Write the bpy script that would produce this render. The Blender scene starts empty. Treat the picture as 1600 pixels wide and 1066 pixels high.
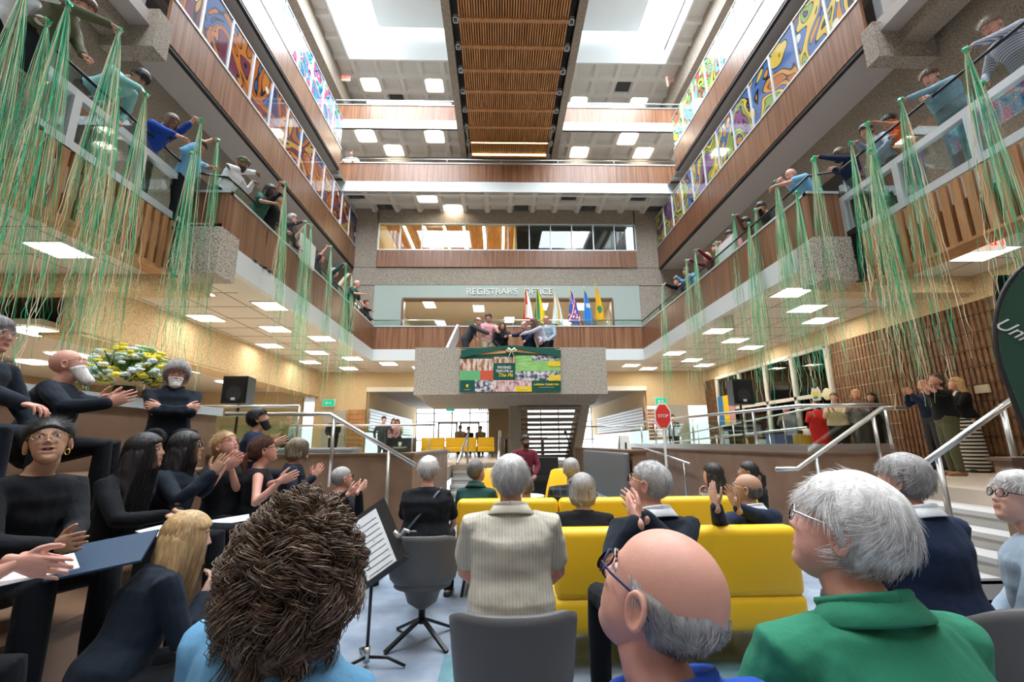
import bpy, bmesh, math, random
import numpy as np
from mathutils import Vector, Matrix
SC = bpy.context.scene
COL = SC.collection
rnd = random.Random(7)
PI = math.pi

# ------------------------------------------------------------------ camera, world, exposure
CAMZ = 1.42
FPX, PITCH, YAW, ROLL = 715.4, 0.21986, 0.029047, -0.0078955
_f = np.array([math.sin(YAW)*math.cos(PITCH), math.cos(YAW)*math.cos(PITCH), math.sin(PITCH)])
_r = np.array([math.cos(YAW), -math.sin(YAW), 0.0]); _u = np.cross(_r, _f)
_A = _r*math.cos(ROLL)+_u*math.sin(ROLL); _B = -_r*math.sin(ROLL)+_u*math.cos(ROLL)
_C = np.array([0, 0, CAMZ])
cam_d = bpy.data.cameras.new('camera'); cam = bpy.data.objects.new('camera', cam_d); COL.objects.link(cam)
cam_d.sensor_width = 36; cam_d.lens = 36*FPX/1600; cam_d.clip_start = .05; cam_d.clip_end = 200
M = Matrix.Identity(4)
for i in range(3):
    M[i][0] = _A[i]; M[i][1] = _B[i]; M[i][2] = -_f[i]; M[i][3] = _C[i]
cam.matrix_world = M
SC.camera = cam
SC.view_settings.view_transform = 'Standard'; SC.view_settings.look = 'None'
SC.view_settings.exposure = EXPO = 0.6; SC.view_settings.gamma = 1; SC.view_settings.use_curve_mapping = False
w = bpy.data.worlds.new('world'); SC.world = w; w.use_nodes = True
w.node_tree.nodes['Background'].inputs[0].default_value = (.86, .93, 1, 1)
w.node_tree.nodes['Background'].inputs[1].default_value = 1.0

def ray(x, y): return _f+_A*(x-800)/FPX-_B*(y-533)/FPX
def at(x, y, d): return Vector(_C+ray(x, y)*d)          # a place seen at (x, y), d metres along the view
def un(x, y, ax, v):
    d = ray(x, y); i = 'xyz'.index(ax); return Vector(_C+d*((v-_C[i])/d[i]))

def area(name, loc, rot, sx, sy, power, col):
    l = bpy.data.lights.new(name, 'AREA'); l.shape = 'RECTANGLE'; l.size = sx; l.size_y = sy; l.energy = power; l.color = col
    o = bpy.data.objects.new(name, l); o.location = loc; o.rotation_euler = rot; COL.objects.link(o); return o
# daylight entering by the two roof skylights (either side of the central bridge)
SKYW, SKYC = 1.0, (.86, .93, 1)
area('roof_area_light', (-4.05, 8.0, 16.5), (0, 0, 0), 3.8, 14.5, 1850*SKYW, SKYC)
area('roof_area_light', (4.75, 8.0, 16.5), (0, 0, 0), 3.8, 14.5, 1850*SKYW, SKYC)
area('roof_area_light', (.3, -4.5, 16.5), (0, 0, 0), 10, 6, 1500*SKYW, SKYC)  # extra unseen lamp added behind the camera, apart from the two skylights

# ------------------------------------------------------------------ materials
MATS = {}
def nn(nt, t, **k):
    n = nt.nodes.new(t)
    for a, b in k.items():
        if a.startswith('i_'): n.inputs[a[2:].replace('_', ' ')].default_value = b
        else: setattr(n, a, b)
    return n
def mat(name, col=(.5, .5, .5), rough=.6, metal=0, spec=.5, noise=None, bump=None, alpha=None, emit=None, emit_s=0, sub=0, sheen=0):
    """noise=(scale, amount, stretch xyz) mottles the colour; bump=(scale, strength, stretch)"""
    if name in MATS: return MATS[name]
    m = bpy.data.materials.new(name); m.use_nodes = True; nt = m.node_tree
    b = nt.nodes['Principled BSDF']
    b.inputs['Base Color'].default_value = (*col, 1); b.inputs['Roughness'].default_value = rough
    b.inputs['Metallic'].default_value = metal; b.inputs['Specular IOR Level'].default_value = spec
    if sheen: b.inputs['Sheen Weight'].default_value = sheen
    if sub:
        b.inputs['Subsurface Weight'].default_value = sub; b.inputs['Subsurface Radius'].default_value = (.02, .008, .004)
        b.inputs['Subsurface Scale'].default_value = .5
    if alpha is not None: b.inputs['Alpha'].default_value = alpha
    if emit: b.inputs['Emission Color'].default_value = (*emit, 1); b.inputs['Emission Strength'].default_value = emit_s
    if noise or bump: tc = nt.nodes.new('ShaderNodeTexCoord')
    def tex(scale, st, det=4):
        mp = nt.nodes.new('ShaderNodeMapping'); mp.inputs['Scale'].default_value = st
        nt.links.new(tc.outputs['Object'], mp.inputs['Vector'])
        n = nn(nt, 'ShaderNodeTexNoise', i_Scale=scale, i_Detail=det); nt.links.new(mp.outputs[0], n.inputs['Vector']); return n
    if noise:
        s, a, st = noise; n = tex(s, st)
        r = nt.nodes.new('ShaderNodeValToRGB'); r.color_ramp.elements[0].position = .3; r.color_ramp.elements[1].position = .7
        r.color_ramp.elements[0].color = (*[max(0, c*(1-a)) for c in col], 1); r.color_ramp.elements[1].color = (*[min(1, c*(1+a)) for c in col], 1)
        nt.links.new(n.outputs[0], r.inputs[0]); nt.links.new(r.outputs[0], b.inputs['Base Color'])
    if bump:
        s, a, st = bump; n = tex(s, st); bp = nn(nt, 'ShaderNodeBump', i_Strength=a, i_Distance=.02)
        nt.links.new(n.outputs[0], bp.inputs['Height']); nt.links.new(bp.outputs[0], b.inputs['Normal'])
    MATS[name] = m; return m
def glow(name, col, s):
    if name in MATS: return MATS[name]
    m = bpy.data.materials.new(name); m.use_nodes = True; nt = m.node_tree; nt.nodes.clear()
    e = nn(nt, 'ShaderNodeEmission', i_Color=(*col, 1), i_Strength=s); o = nt.nodes.new('ShaderNodeOutputMaterial')
    nt.links.new(e.outputs[0], o.inputs[0]); MATS[name] = m; return m
def glassy(name, tint=(.9, .97, .95), refl=.12, rough=.02, ior=1.5):
    m = bpy.data.materials.new(name); m.use_nodes = True; nt = m.node_tree; nt.nodes.clear()
    t = nn(nt, 'ShaderNodeBsdfTransparent', i_Color=(*tint, 1)); g = nn(nt, 'ShaderNodeBsdfGlossy', i_Roughness=rough)
    f = nn(nt, 'ShaderNodeFresnel', i_IOR=ior or 1.4); ad = nn(nt, 'ShaderNodeMath', operation='ADD'); ad.inputs[1].default_value = refl*.3
    x = nt.nodes.new('ShaderNodeMixShader'); o = nt.nodes.new('ShaderNodeOutputMaterial')
    if ior is None: ad.inputs[0].default_value = refl
    else: nt.links.new(f.outputs[0], ad.inputs[0])
    if ior is None: ad.inputs[1].default_value = 0
    nt.links.new(ad.outputs[0], x.inputs[0]); nt.links.new(t.outputs[0], x.inputs[1]); nt.links.new(g.outputs[0], x.inputs[2])
    nt.links.new(x.outputs[0], o.inputs[0]); MATS[name] = m; return m
S1 = (1, 1, 1)
def ramp_mat(name, kind, scale, st, cols, rough=.6, bumpv=0, det=6, dist=0, spec=.4, alpha=None):
    m = bpy.data.materials.new(name); m.use_nodes = True; nt = m.node_tree; b = nt.nodes['Principled BSDF']
    b.inputs['Roughness'].default_value = rough; b.inputs['Specular IOR Level'].default_value = spec
    if alpha is not None: b.inputs['Alpha'].default_value = alpha
    tc = nt.nodes.new('ShaderNodeTexCoord'); mp = nt.nodes.new('ShaderNodeMapping'); mp.inputs['Scale'].default_value = st
    nt.links.new(tc.outputs['Object'], mp.inputs['Vector'])
    if kind == 'noise': n = nn(nt, 'ShaderNodeTexNoise', i_Scale=scale, i_Detail=det, i_Distortion=dist); out = n.outputs[0]
    elif kind == 'voronoi': n = nn(nt, 'ShaderNodeTexVoronoi', i_Scale=scale); out = n.outputs[0]
    elif kind == 'wave': n = nn(nt, 'ShaderNodeTexWave', i_Scale=scale, i_Distortion=dist); n.inputs['Detail'].default_value = 3; out = n.outputs[0]
    nt.links.new(mp.outputs[0], n.inputs['Vector'])
    r = nt.nodes.new('ShaderNodeValToRGB'); e = r.color_ramp.elements
    e[0].position = cols[0][0]; e[0].color = (*cols[0][1], 1); e[1].position = cols[-1][0]; e[1].color = (*cols[-1][1], 1)
    for p, c in cols[1:-1]: q = e.new(p); q.color = (*c, 1)
    nt.links.new(out, r.inputs[0]); nt.links.new(r.outputs[0], b.inputs['Base Color'])
    if bumpv:
        bp = nn(nt, 'ShaderNodeBump', i_Strength=bumpv, i_Distance=.02); nt.links.new(out, bp.inputs['Height']); nt.links.new(bp.outputs[0], b.inputs['Normal'])
    MATS[name] = m; return m
ramp_mat('concrete', 'noise', 52, S1, [(.33, (.15, .12, .095)), (.46, (.29, .25, .205)), (.56, (.37, .325, .27)), (.7, (.48, .43, .37))], .9, .6, det=5)
ramp_mat('concrete_light', 'noise', 40, S1, [(.36, (.13, .11, .09)), (.43, (.38, .34, .285)), (.56, (.48, .43, .365)), (.70, (.60, .55, .48))], .9, .7, det=3)
ramp_mat('sand_panel', 'noise', 30, S1, [(.3, (.46, .33, .18)), (.5, (.62, .48, .29)), (.7, (.74, .60, .40))], .9, .35)
ramp_mat('wood_veneer', 'noise', 5, (3.5, 3.5, .12), [(.3, (.14, .062, .030)), (.5, (.225, .105, .056)), (.7, (.32, .165, .095))], .32, .02, det=8, dist=.4)
ramp_mat('wood_slat', 'noise', 5, (2, 2, .4), [(.3, (.34, .155, .06)), (.5, (.44, .215, .09)), (.7, (.53, .28, .13))], .5, .03, det=7, dist=.3)
ramp_mat('wood_ceiling', 'noise', 4, (3, .3, 3), [(.3, (.34, .14, .045)), (.7, (.62, .30, .12))], .5, 0, det=6)
ramp_mat('carpet', 'noise', 3.2, S1, [(.3, (.16, .20, .26)), (.5, (.23, .275, .345)), (.7, (.32, .36, .43))], .95, .1, det=12)
ramp_mat('carpet_teal', 'noise', 9, S1, [(.3, (.09, .20, .24)), (.7, (.16, .29, .33))], .95, .1)
ramp_mat('brown_panel', 'noise', 3, S1, [(.3, (.20, .115, .07)), (.7, (.27, .165, .105))], .55, .02)
mat('brown_cap', (.17, .095, .055), .4)
ramp_mat('ribbed_block', 'noise', 9, S1, [(.3, (.16, .08, .042)), (.7, (.27, .15, .085))], .8, .2)
mat('mortar', (.10, .05, .03), .9)
mat("white_metal", (.60, .64, .68), .35, .3); mat('fascia_white', (.66, .70, .71), .5); mat('soffit', (.42, .38, .36), .8)
mat('coffer_white', (.60, .58, .55), .7); mat('ceiling_tile', (.66, .62, .57), .85, bump=(60, .1, S1)); mat('tile_joint', (.28, .24, .20), .9)
mat('tile_dark', (.30, .21, .12), .9)
mat('steel', (.62, .62, .62), .28, .9); mat('dark_metal', (.02, .02, .022), .35, .6); mat('black', (.012, .012, .014), .5)
mat('stair_grey', (.42, .40, .37), .6); mat('stair_nose', (.50, .49, .475), .5); mat('floor_tile', (.56, .47, .38), .35, noise=(2, .1, S1))
mat('chair_grey', (.105, .10, .10), .55, bump=(300, .08, S1)); mat('bench_grey', (.13, .135, .14), .5); mat('seat_grey', (.22, .25, .27), .5)
mat('yellow', (.90, .53, .012), .42, bump=(220, .05, S1)); mat('plastic_black', (.015, .015, .017), .4); mat('paper', (.82, .84, .86), .7)
mat('sage', (.37, .44, .40), .7); mat('letters', (.74, .75, .72), .5); mat('white_paint', (.75, .74, .70), .6); mat('cream', (.62, .55, .42), .7)
mat('gold', (.75, .55, .15), .3, .5); mat('leaf', (.05, .16, .03), .6); mat('flower_yellow', (.85, .70, .05), .6); mat('flower_pale', (.82, .82, .52), .6)
mat('flower_white', (.75, .80, .85), .6); mat('flower_green', (.36, .52, .30), .6)
mat('ribbon_green', (.02, .58, .30), .35); mat('ribbon_gold', (.80, .74, .50), .35); mat('ribbon_dark', (.01, .30, .15), .35)
glow('fixture_glow', (1, .91, .74), 15); glow('cove_glow', (1, .70, .28), 9); glow('skylight_glow', (.90, .96, 1), 7); glow('tube_glow', (1, .80, .5), 8); glow('daylight_pane', (.84, .94, 1), 3.2)
glassy('glass', refl=.05, ior=1.4); glassy('glass_green', (.86, .95, .91), .07, ior=None); glassy('glass_rail', (.84, .90, .89), .12, ior=None); glassy('glass_dark', (.35, .38, .38), .5); glassy('glass_blue', (.55, .75, .8), .3)
def art(name, cols, sc, seed):
    m = bpy.data.materials.new(name); m.use_nodes = True; nt = m.node_tree; b = nt.nodes['Principled BSDF']
    tc = nt.nodes.new('ShaderNodeTexCoord'); mp = nt.nodes.new('ShaderNodeMapping'); mp.inputs['Location'].default_value = (seed, seed*2, seed*.7)
    nt.links.new(tc.outputs['Object'], mp.inputs['Vector'])
    nz = nn(nt, 'ShaderNodeTexNoise', i_Scale=1.1*sc, i_Detail=1.0, i_Distortion=1.2); nt.links.new(mp.outputs[0], nz.inputs['Vector'])
    r = nt.nodes.new('ShaderNodeValToRGB'); r.color_ramp.interpolation = 'CONSTANT'; e = r.color_ramp.elements
    n = len(cols); e[0].position = 0; e[0].color = (*cols[0], 1); e[1].position = .34; e[1].color = (*cols[1], 1)
    for i in range(2, n): q = e.new(.34+.34*(i-1)/(n-1)); q.color = (*cols[i], 1)
    nt.links.new(nz.outputs[0], r.inputs[0])
    # black leading where bands of the same field meet, and pale dots
    ml = nn(nt, 'ShaderNodeMath', operation='MULTIPLY'); ml.inputs[1].default_value = (n-1)/.34*1.0
    sub = nn(nt, 'ShaderNodeMath', operation='SUBTRACT'); sub.inputs[1].default_value = .34
    nt.links.new(nz.outputs[0], sub.inputs[0]); nt.links.new(sub.outputs[0], ml.inputs[0])
    fr = nn(nt, 'ShaderNodeMath', operation='PINGPONG'); fr.inputs[1].default_value = .5; nt.links.new(ml.outputs[0], fr.inputs[0])
    lt = nn(nt, 'ShaderNodeMath', operation='LESS_THAN'); lt.inputs[1].default_value = .10; nt.links.new(fr.outputs[0], lt.inputs[0])
    mx = nn(nt, 'ShaderNodeMixRGB'); mx.inputs[2].default_value = (.01, .012, .02, 1); nt.links.new(lt.outputs[0], mx.inputs[0]); nt.links.new(r.outputs[0], mx.inputs[1])
    vo = nn(nt, 'ShaderNodeTexVoronoi', i_Scale=2.2*sc); nt.links.new(mp.outputs[0], vo.inputs['Vector'])
    l2 = nn(nt, 'ShaderNodeMath', operation='LESS_THAN'); l2.inputs[1].default_value = .16; nt.links.new(vo.outputs[0], l2.inputs[0])
    m2 = nn(nt, 'ShaderNodeMixRGB'); m2.inputs[2].default_value = (.75, .74, .62, 1); nt.links.new(l2.outputs[0], m2.inputs[0]); nt.links.new(mx.outputs[0], m2.inputs[1])
    nt.links.new(m2.outputs[0], b.inputs['Base Color']); b.inputs['Roughness'].default_value = .06; b.inputs['Alpha'].default_value = .93
    b.inputs['Specular IOR Level'].default_value = .8
    MATS[name] = m
art('art_orange', [(.02, .05, .18), (.05, .10, .28), (.42, .12, .02), (.50, .17, .03), (.16, .04, .07), (.55, .30, .06)], .8, 3)
art('art_blue', [(.02, .16, .45), (.05, .30, .62), (.10, .55, .35), (.55, .75, .85), (.75, .12, .3), (.1, .4, .7)], 1.1, 11)
art('art_floral', [(.45, .13, .03), (.62, .28, .05), (.08, .17, .42), (.70, .50, .08), (.25, .40, .10), (.20, .08, .25)], .8, 21)
art('art_spring', [(.15, .55, .50), (.45, .75, .65), (.75, .70, .12), (.20, .55, .20), (.70, .12, .08), (.25, .60, .75)], 1.1, 31)
MT = MATS

# ------------------------------------------------------------------ mesh helpers
class MB:
    def __init__(s): s.v = []; s.f = []; s.m = []; s.n = 0
    def add(s, v, f, mi=0):
        v = np.asarray(v, float).reshape(-1, 3); s.v.append(v); s.f += [tuple(i+s.n for i in q) for q in f]; s.m += [mi]*len(f); s.n += len(v); return s
    def box(s, a, b, mi=0):
        x0, y0, z0 = [min(p, q) for p, q in zip(a, b)]; x1, y1, z1 = [max(p, q) for p, q in zip(a, b)]
        return s.add([(x0,y0,z0),(x1,y0,z0),(x1,y1,z0),(x0,y1,z0),(x0,y0,z1),(x1,y0,z1),(x1,y1,z1),(x0,y1,z1)],
                     [(0,3,2,1),(4,5,6,7),(0,1,5,4),(1,2,6,5),(2,3,7,6),(3,0,4,7)], mi)
    def bar(s, p, q, w, h=None, mi=0, up=(0, 0, 1)):
        p = np.array(p, float); q = np.array(q, float); d = q-p; d /= np.linalg.norm(d); up = np.array(up, float)
        if abs(d@up) > .95: up = np.array([0, 1., 0])
        a = np.cross(d, up); a /= np.linalg.norm(a); b = np.cross(a, d); h = h or w
        c = [p+a*i*w/2+b*j*h/2 for i, j in ((-1,-1),(1,-1),(1,1),(-1,1))]; e = [x+(q-p) for x in c]
        return s.add(c+e, [(0,1,2,3),(7,6,5,4),(0,4,5,1),(1,5,6,2),(2,6,7,3),(3,7,4,0)], mi)
    def tube(s, pts, r, n=8, mi=0, cap=True):
        v, f = loft(pts, r, n=n, round_ends=False); return s.add(v, f, mi)
    def prism(s, poly, axis, a, b, mi=0):
        """poly: 2-D outline; axis: which axis it is pushed along"""
        n = len(poly); i = 'xyz'.index(axis)
        def P(p, t): q = list(p); q.insert(i, t); return q
        v = [P(p, a) for p in poly]+[P(p, b) for p in poly]
        return s.add(v, [tuple(range(n))[::-1], tuple(range(n, 2*n))]+[(k, (k+1) % n, (k+1) % n+n, k+n) for k in range(n)], mi)
    def disc(s, c, r, h, n=24, mi=0):
        return s.tube([(c[0], c[1], c[2]), (c[0], c[1], c[2]+h)], r, n, mi)
    def build(s, name, mats, parent=None, kind=None, smooth=False, loc=None):
        if not isinstance(mats, (list, tuple)): mats = [mats]
        me = bpy.data.meshes.new(name); V = np.concatenate(s.v) if s.v else np.zeros((0, 3))
        if loc is not None: V = V-np.array(loc)
        me.from_pydata(V.tolist(), [], s.f); 
        for m in mats: me.materials.append(MT[m] if isinstance(m, str) else m)
        if len(mats) > 1: me.polygons.foreach_set('material_index', s.m)
        if smooth: me.polygons.foreach_set('use_smooth', [True]*len(me.polygons))
        me.update(); o = bpy.data.objects.new(name, me); COL.objects.link(o)
        if loc is not None: o.location = loc
        if parent is not None: o.parent = parent
        if kind: o['kind'] = kind
        return o
def loft(pts, r, n=10, round_ends=True, ref=None):
    """closed tube; r: number or list of number / (rx, ry); ref: direction of rx"""
    P = np.array(pts, float); k = len(P)
    R = [(q, q) if np.isscalar(q) else tuple(q) for q in (r if isinstance(r, list) else [r]*k)]
    T = np.gradient(P, axis=0); T /= np.linalg.norm(T, axis=1)[:, None]+1e-9
    if round_ends:
        r0 = min(R[0]); r1 = min(R[-1]); P2 = [P[0]-T[0]*r0*.95, P[0]-T[0]*r0*.6]; R2 = [(R[0][0]*.3, R[0][1]*.3), (R[0][0]*.8, R[0][1]*.8)]
        P = np.array(P2+list(P)+[P[-1]+T[-1]*r1*.6, P[-1]+T[-1]*r1*.95]); T = np.array([T[0]]*2+list(T)+[T[-1]]*2)
        R = R2+R+[(R[-1][0]*.8, R[-1][1]*.8), (R[-1][0]*.3, R[-1][1]*.3)]; k = len(P)
    a = np.array(ref, float) if ref is not None else (np.array([1., 0, 0]) if abs(T[0][0]) < .9 else np.array([0, 1., 0]))
    V = []
    for i in range(k):
        a = a-(a@T[i])*T[i]; a = a/(np.linalg.norm(a)+1e-9); b = np.cross(T[i], a)
        for j in range(n):
            t = 2*PI*j/n; V.append(P[i]+a*math.cos(t)*R[i][0]+b*math.sin(t)*R[i][1])
    F = [(i*n+j, i*n+(j+1) % n, (i+1)*n+(j+1) % n, (i+1)*n+j) for i in range(k-1) for j in range(n)]
    F += [tuple(range(n))[::-1], tuple(range((k-1)*n, k*n))]
    return np.array(V), F
def S(name, mb, m, smooth=False): return mb.build(name, m, kind='structure', smooth=smooth)
def thing(name, label, cat, loc=(0, 0, 0), group=None, rz=0):
    o = bpy.data.objects.new(name, None); COL.objects.link(o); o.location = loc; o.rotation_euler = (0, 0, rz); o.empty_display_size = .1
    return tag(o, label, cat, group)
def tag(o, label, cat, group=None):
    o['label'] = label; o['category'] = cat; o['kind'] = 'thing'
    if group: o['group'] = group
    return o
def copy_tree(o, parent=None):
    c = o.copy(); COL.objects.link(c); c.parent = parent
    for ch in [x for x in o.children]: copy_tree(ch, c)
    return c
def text(s, size, m, parent=None, loc=(0, 0, 0), rot=(PI/2, 0, 0), ext=.004, name='lettering', align='CENTER', shear=0, sx=1, bold=0):
    cu = bpy.data.curves.new(name, 'FONT'); cu.body = s; cu.size = size; cu.extrude = ext; cu.align_x = align; cu.align_y = 'CENTER'; cu.shear = shear
    cu.offset = bold; cu.materials.append(MT[m] if isinstance(m, str) else m)
    tmp = bpy.data.objects.new('tmp', cu); COL.objects.link(tmp); dg = bpy.context.evaluated_depsgraph_get()
    me = bpy.data.meshes.new_from_object(tmp.evaluated_get(dg)); bpy.data.objects.remove(tmp); me.materials.clear(); me.materials.append(MT[m] if isinstance(m, str) else m)
    o = bpy.data.objects.new(name, me); COL.objects.link(o); o.location = loc; o.rotation_euler = rot; o.scale = (sx, 1, 1)
    if parent is not None: o.parent = parent
    return o
# ================================================================== THE BUILDING
MF, F2, XL, XR, XLn, XRn, JL, JR, YF, YW = .87, 4.65, -4.43, 5.13, -5.02, 5.66, 6.96, 6.77, 15.8, 17.2
XL3, XR3, XWL, XWR = -5.73, 6.45, -6.5, 7.4
# floors
b = MB().box((-5, -6, -.1), (8, 14, 0)); S('floor', b, 'carpet')
b = MB()
for x, y in ((-.38, 3.05), (-.2, 4.0), (.35, 2.6), (1.3, 2.9), (-1.9, 4.2), (.75, 3.8)): b.box((x, y, .0), (x+.5, y+.5, .004))
S('floor_inlay', b, 'carpet_teal')
b = MB()
b.box((-15, 6.75, .55), (-1.25, 12.6, MF)).box((-15, 12.62, .55), (16, 32, MF)).box((4.2, 6.2, .55), (16, 12.6, MF)).box((5.35, -6, .55), (16, 6.2, MF)).box((-15, -6, .55), (-4.4, 6.75, MF))
S('floor_upper', b, 'floor_tile')
# pit walls with their caps (kerb at bench height)
b = MB()
b.box((-4.3, 6.6, 0), (-1.2, 6.75, 1.27)).box((-1.35, 6.75, 0), (-1.2, 11, 1.27)).box((4.06, 6.1, 0), (4.2, 14.6, 1.24)).box((4.2, 6.1, 0), (5.35, 6.2, 1.24))
b.box((2.08, 7.25, 0), (2.28, 7.9, 1.27)).box((2.28, 7.8, 0), (4.06, 7.9, .4)).box((2.12, 7.9, 0), (2.28, 13, 1.27))
b.box((4.35, 3.9, 0), (9, 4.05, 1.24)).box((-4.4, -6, 0), (-3.95, 6.7, MF)).box((5.35, -6, 0), (5.4, 3.9, MF))
S('wall_pit', b, 'brown_panel')
b = MB()
b.box((-4.3, 6.57, 1.27), (-1.17, 6.78, 1.30)).box((-1.38, 6.78, 1.27), (-1.17, 11, 1.30)).box((4.03, 6.07, 1.24), (4.23, 14.6, 1.27)).box((4.23, 6.07, 1.24), (5.35, 6.23, 1.27))
b.box((2.05, 7.22, 1.27), (2.31, 13, 1.30)).box((4.32, 3.87, 1.24), (9, 4.08, 1.27))
S('trim_1', b, 'brown_cap')
b = MB().box((4.1, 6.14, 1.27), (5.3, 6.17, 1.38)).box((4.1, 6.17, 1.27), (4.13, 14.6, 1.38)); S('trim_2', b, 'steel')
# stairs of the pit: far flight, and the side flight at the right
def steps(name, fn, n, m0='stair_grey', m1='stair_nose'):
    b = MB()
    for i in range(n): fn(b, i)
    return b.build(name, [m0, m1], kind='structure')
def far(b, i):
    y0 = 11.0+i*.33; z = MF*(i+1)/6
    b.box((-1.2, y0, 0), (2.1, 12.62, z-.02)).box((-1.2, y0-.02, z-.05), (2.1, y0+.33, z), 1)
steps('floor_stairs', far, 5)
def rs(b, i):
    x0 = 3.65+i*.28; z = MF*(i+1)/6
    b.box((x0, 4.05, 0), (5.35, 6.1, z-.02)).box((x0-.02, 4.05, z-.045), (x0+.28, 6.1, z), 1)
steps('floor_stairs', rs, 5)
def lst(b, i):
    x0 = -1.3-i*.28; z = MF*(i+1)/6
    b.box((-3.6, 5.3, 0), (x0, 6.6, z-.02)).box((x0-.28, 5.3, z-.045), (x0+.02, 6.6, z), 1)
steps('floor_stairs', lst, 5)
# bleacher tiers on the left
b = MB().box((-3.0, -2, 0), (-2.1, 5.25, .58)).box((-3.95, -2, 0), (-3.0, 5.25, 1.16)); S('floor_bleacher', b, 'brown_panel')
b = MB().box((-3.0, -2, .58), (-2.07, 5.27, .61)).box((-3.95, -2, 1.16), (-2.98, 5.27, 1.19)); S('trim_3', b, 'brown_cap')

# ---- storey 2: slabs and fronts
b = MB().box((XL-.02, JL, 4.29), (-15, 32, 4.62)).box((XLn-.02, -6, 4.29), (-15, JL, 4.62)).box((XR+.02, JR, 4.29), (16, 32, 4.62)).box((XRn+.02, -6, 4.29), (16, JR, 4.62)).box((XL, YF+.02, 4.29), (XR, 32, 4.62))
S('ceiling_main', b, 'ceiling_tile')
b = MB()                                                     # tile joints under it
for k in range(-9, 36):
    y = k*.915+.3
    for x0, x1, ya in ((-8, XLn, -6), (XRn, 8.4, -6)):
        b.box((x0, y-.008, 4.283), (x1, y+.008, 4.29))
for x in [-5.3-.915*i for i in range(3)]+[6.0+.915*i for i in range(3)]: b.box((x-.008, -6, 4.283), (x+.008, 18.6, 4.29))
S('ceiling_joints', b, 'tile_joint')
def bandbox(m, z0, z1, t=.05, cap=0, ext=0):
    b = MB()
    b.box((XL-t, JL, z0), (XL+cap, YF+.05, z1)).box((XR-cap, JR, z0), (XR+t, YF+.05, z1)).box((XL-t, YF-cap, z0), (XR+t, YF+t, z1))
    return b
S('trim_4', bandbox('x', 4.26, 4.66, .12, .012), 'fascia_white')
def veneer(name, axis, c, a, e, z0, z1, t, step=1.22, m='wood_veneer', face=1):
    """a run of upright veneered boards with hair joints"""
    b = MB(); k = a
    while k < e-.01:
        q = min(k+step, e)
        if axis == 'y': b.box((c, k+.003, z0), (c+t, q-.003, z1))
        else: b.box((k+.003, c, z0), (q-.003, c+t, z1))
        k = q
    return S(name, b, m)
veneer('wall_left_fascia', 'y', XL, JL, YF, 4.66, 5.49, -.06); veneer('wall_right_fascia', 'y', XR, JR, YF, 4.66, 5.44, .06)
veneer('wall_far_fascia', 'x', YF, XL, XR, 4.66, 5.47, .06)
veneer('wall_left_fascia', 'x', JL, XLn, XL, 4.95, 5.5, .06); veneer('wall_right_fascia', 'x', JR, XR, XRn, 4.66, 5.44, .06)
b = MB().box((XL-.09, JL, 5.49), (XL+.02, YF, 5.53)).box((XLn, JL-.02, 5.49), (XL+.02, JL+.08, 5.53)).box((XR-.02, JR, 5.44), (XR+.09, YF, 5.48)).box((XR-.02, JR-.02, 5.44), (XRn, JR+.08, 5.48)).box((XL, YF-.02, 5.47), (XR, YF+.09, 5.51))
S('trim_5', b, 'white_metal')
# near bays of storey 2: framed glass, and slat screens below
def nearbay(X, s, J, y0, zf, tag_):
    b = MB()
    for z, h in ((zf, .11), (zf+.66, .10)): b.box((X, y0, z), (X-s*.09, J, z+h))
    y = J-.03
    while y > y0: b.box((X+s*.005, y-.05, zf), (X-s*.08, y+.05, zf+.7)); y -= 1.04
    S('trim_6', b, 'white_metal')
    b = MB().box((X-s*.03, y0, zf+.05), (X-s*.045, J, zf+.7)).box((X-s*.03, y0, zf+.76), (X-s*.045, J, zf+.98)); S('window_1', b, 'glass_rail')
    b = MB(); y = J-.34; n = 0
    while y > y0:
        b.box((X+s*.02, y-.052, zf-.83+.02*math.sin(n*.5)), (X-s*.05, y+.052, zf-.03)); y -= .163; n += 1
    S('wall_slats', b, 'wood_slat')
    S('wall_slat_backing', MB().box((X-s*.06, y0, zf-.80), (X-s*.12, J-.2, zf)), 'black')
    S('trim_7', MB().box((X+s*.03, y0, zf-.86), (X-s*.3, J-.25, zf-.82)), 'wood_slat')
nearbay(XLn, 1, JL, -6, 4.83, 'l'); nearbay(XRn, -1, JR, -6, 4.60, 'r')
# loudspeaker grilles tucked beside the concrete blocks
for X, s, J, z in ((XLn, 1, JL-.2, 3.98), (XRn, -1, JR-.2, 3.86)):
    t = thing('line_speaker', 'black louvred speaker between slats and grey block, '+('left' if s > 0 else 'right')+' balcony', 'speaker', (X, J, z))
    MB().box((s*.03, -.13, 0), (-s*.1, .13, .86)).build('housing', 'plastic_black', t)
    g = MB()
    for i in range(14): g.box((s*.035, -.10, .36+i*.03), (s*.045, .10, .372+i*.03))
    g.build('grille', 'dark_metal', t)
# exposed aggregate blocks
def block(a, c, m='concrete_light'): S('wall_block', MB().box(a, c), m)
block((-5.1, 6.72, 4.0), (-4.33, 7.22, 4.77)); block((5.04, 6.62, 3.87), (5.70, 7.1, 4.6))
block((-6.5, 3.3, 4.17), (-4.6, 4.08, 4.98), 'concrete')
block((-7.6, 6.40, 7.80), (-5.65, 6.72, 8.54), 'concrete'); block((6.37, 6.26, 7.7), (8.6, 6.52, 8.40), 'concrete')
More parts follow.
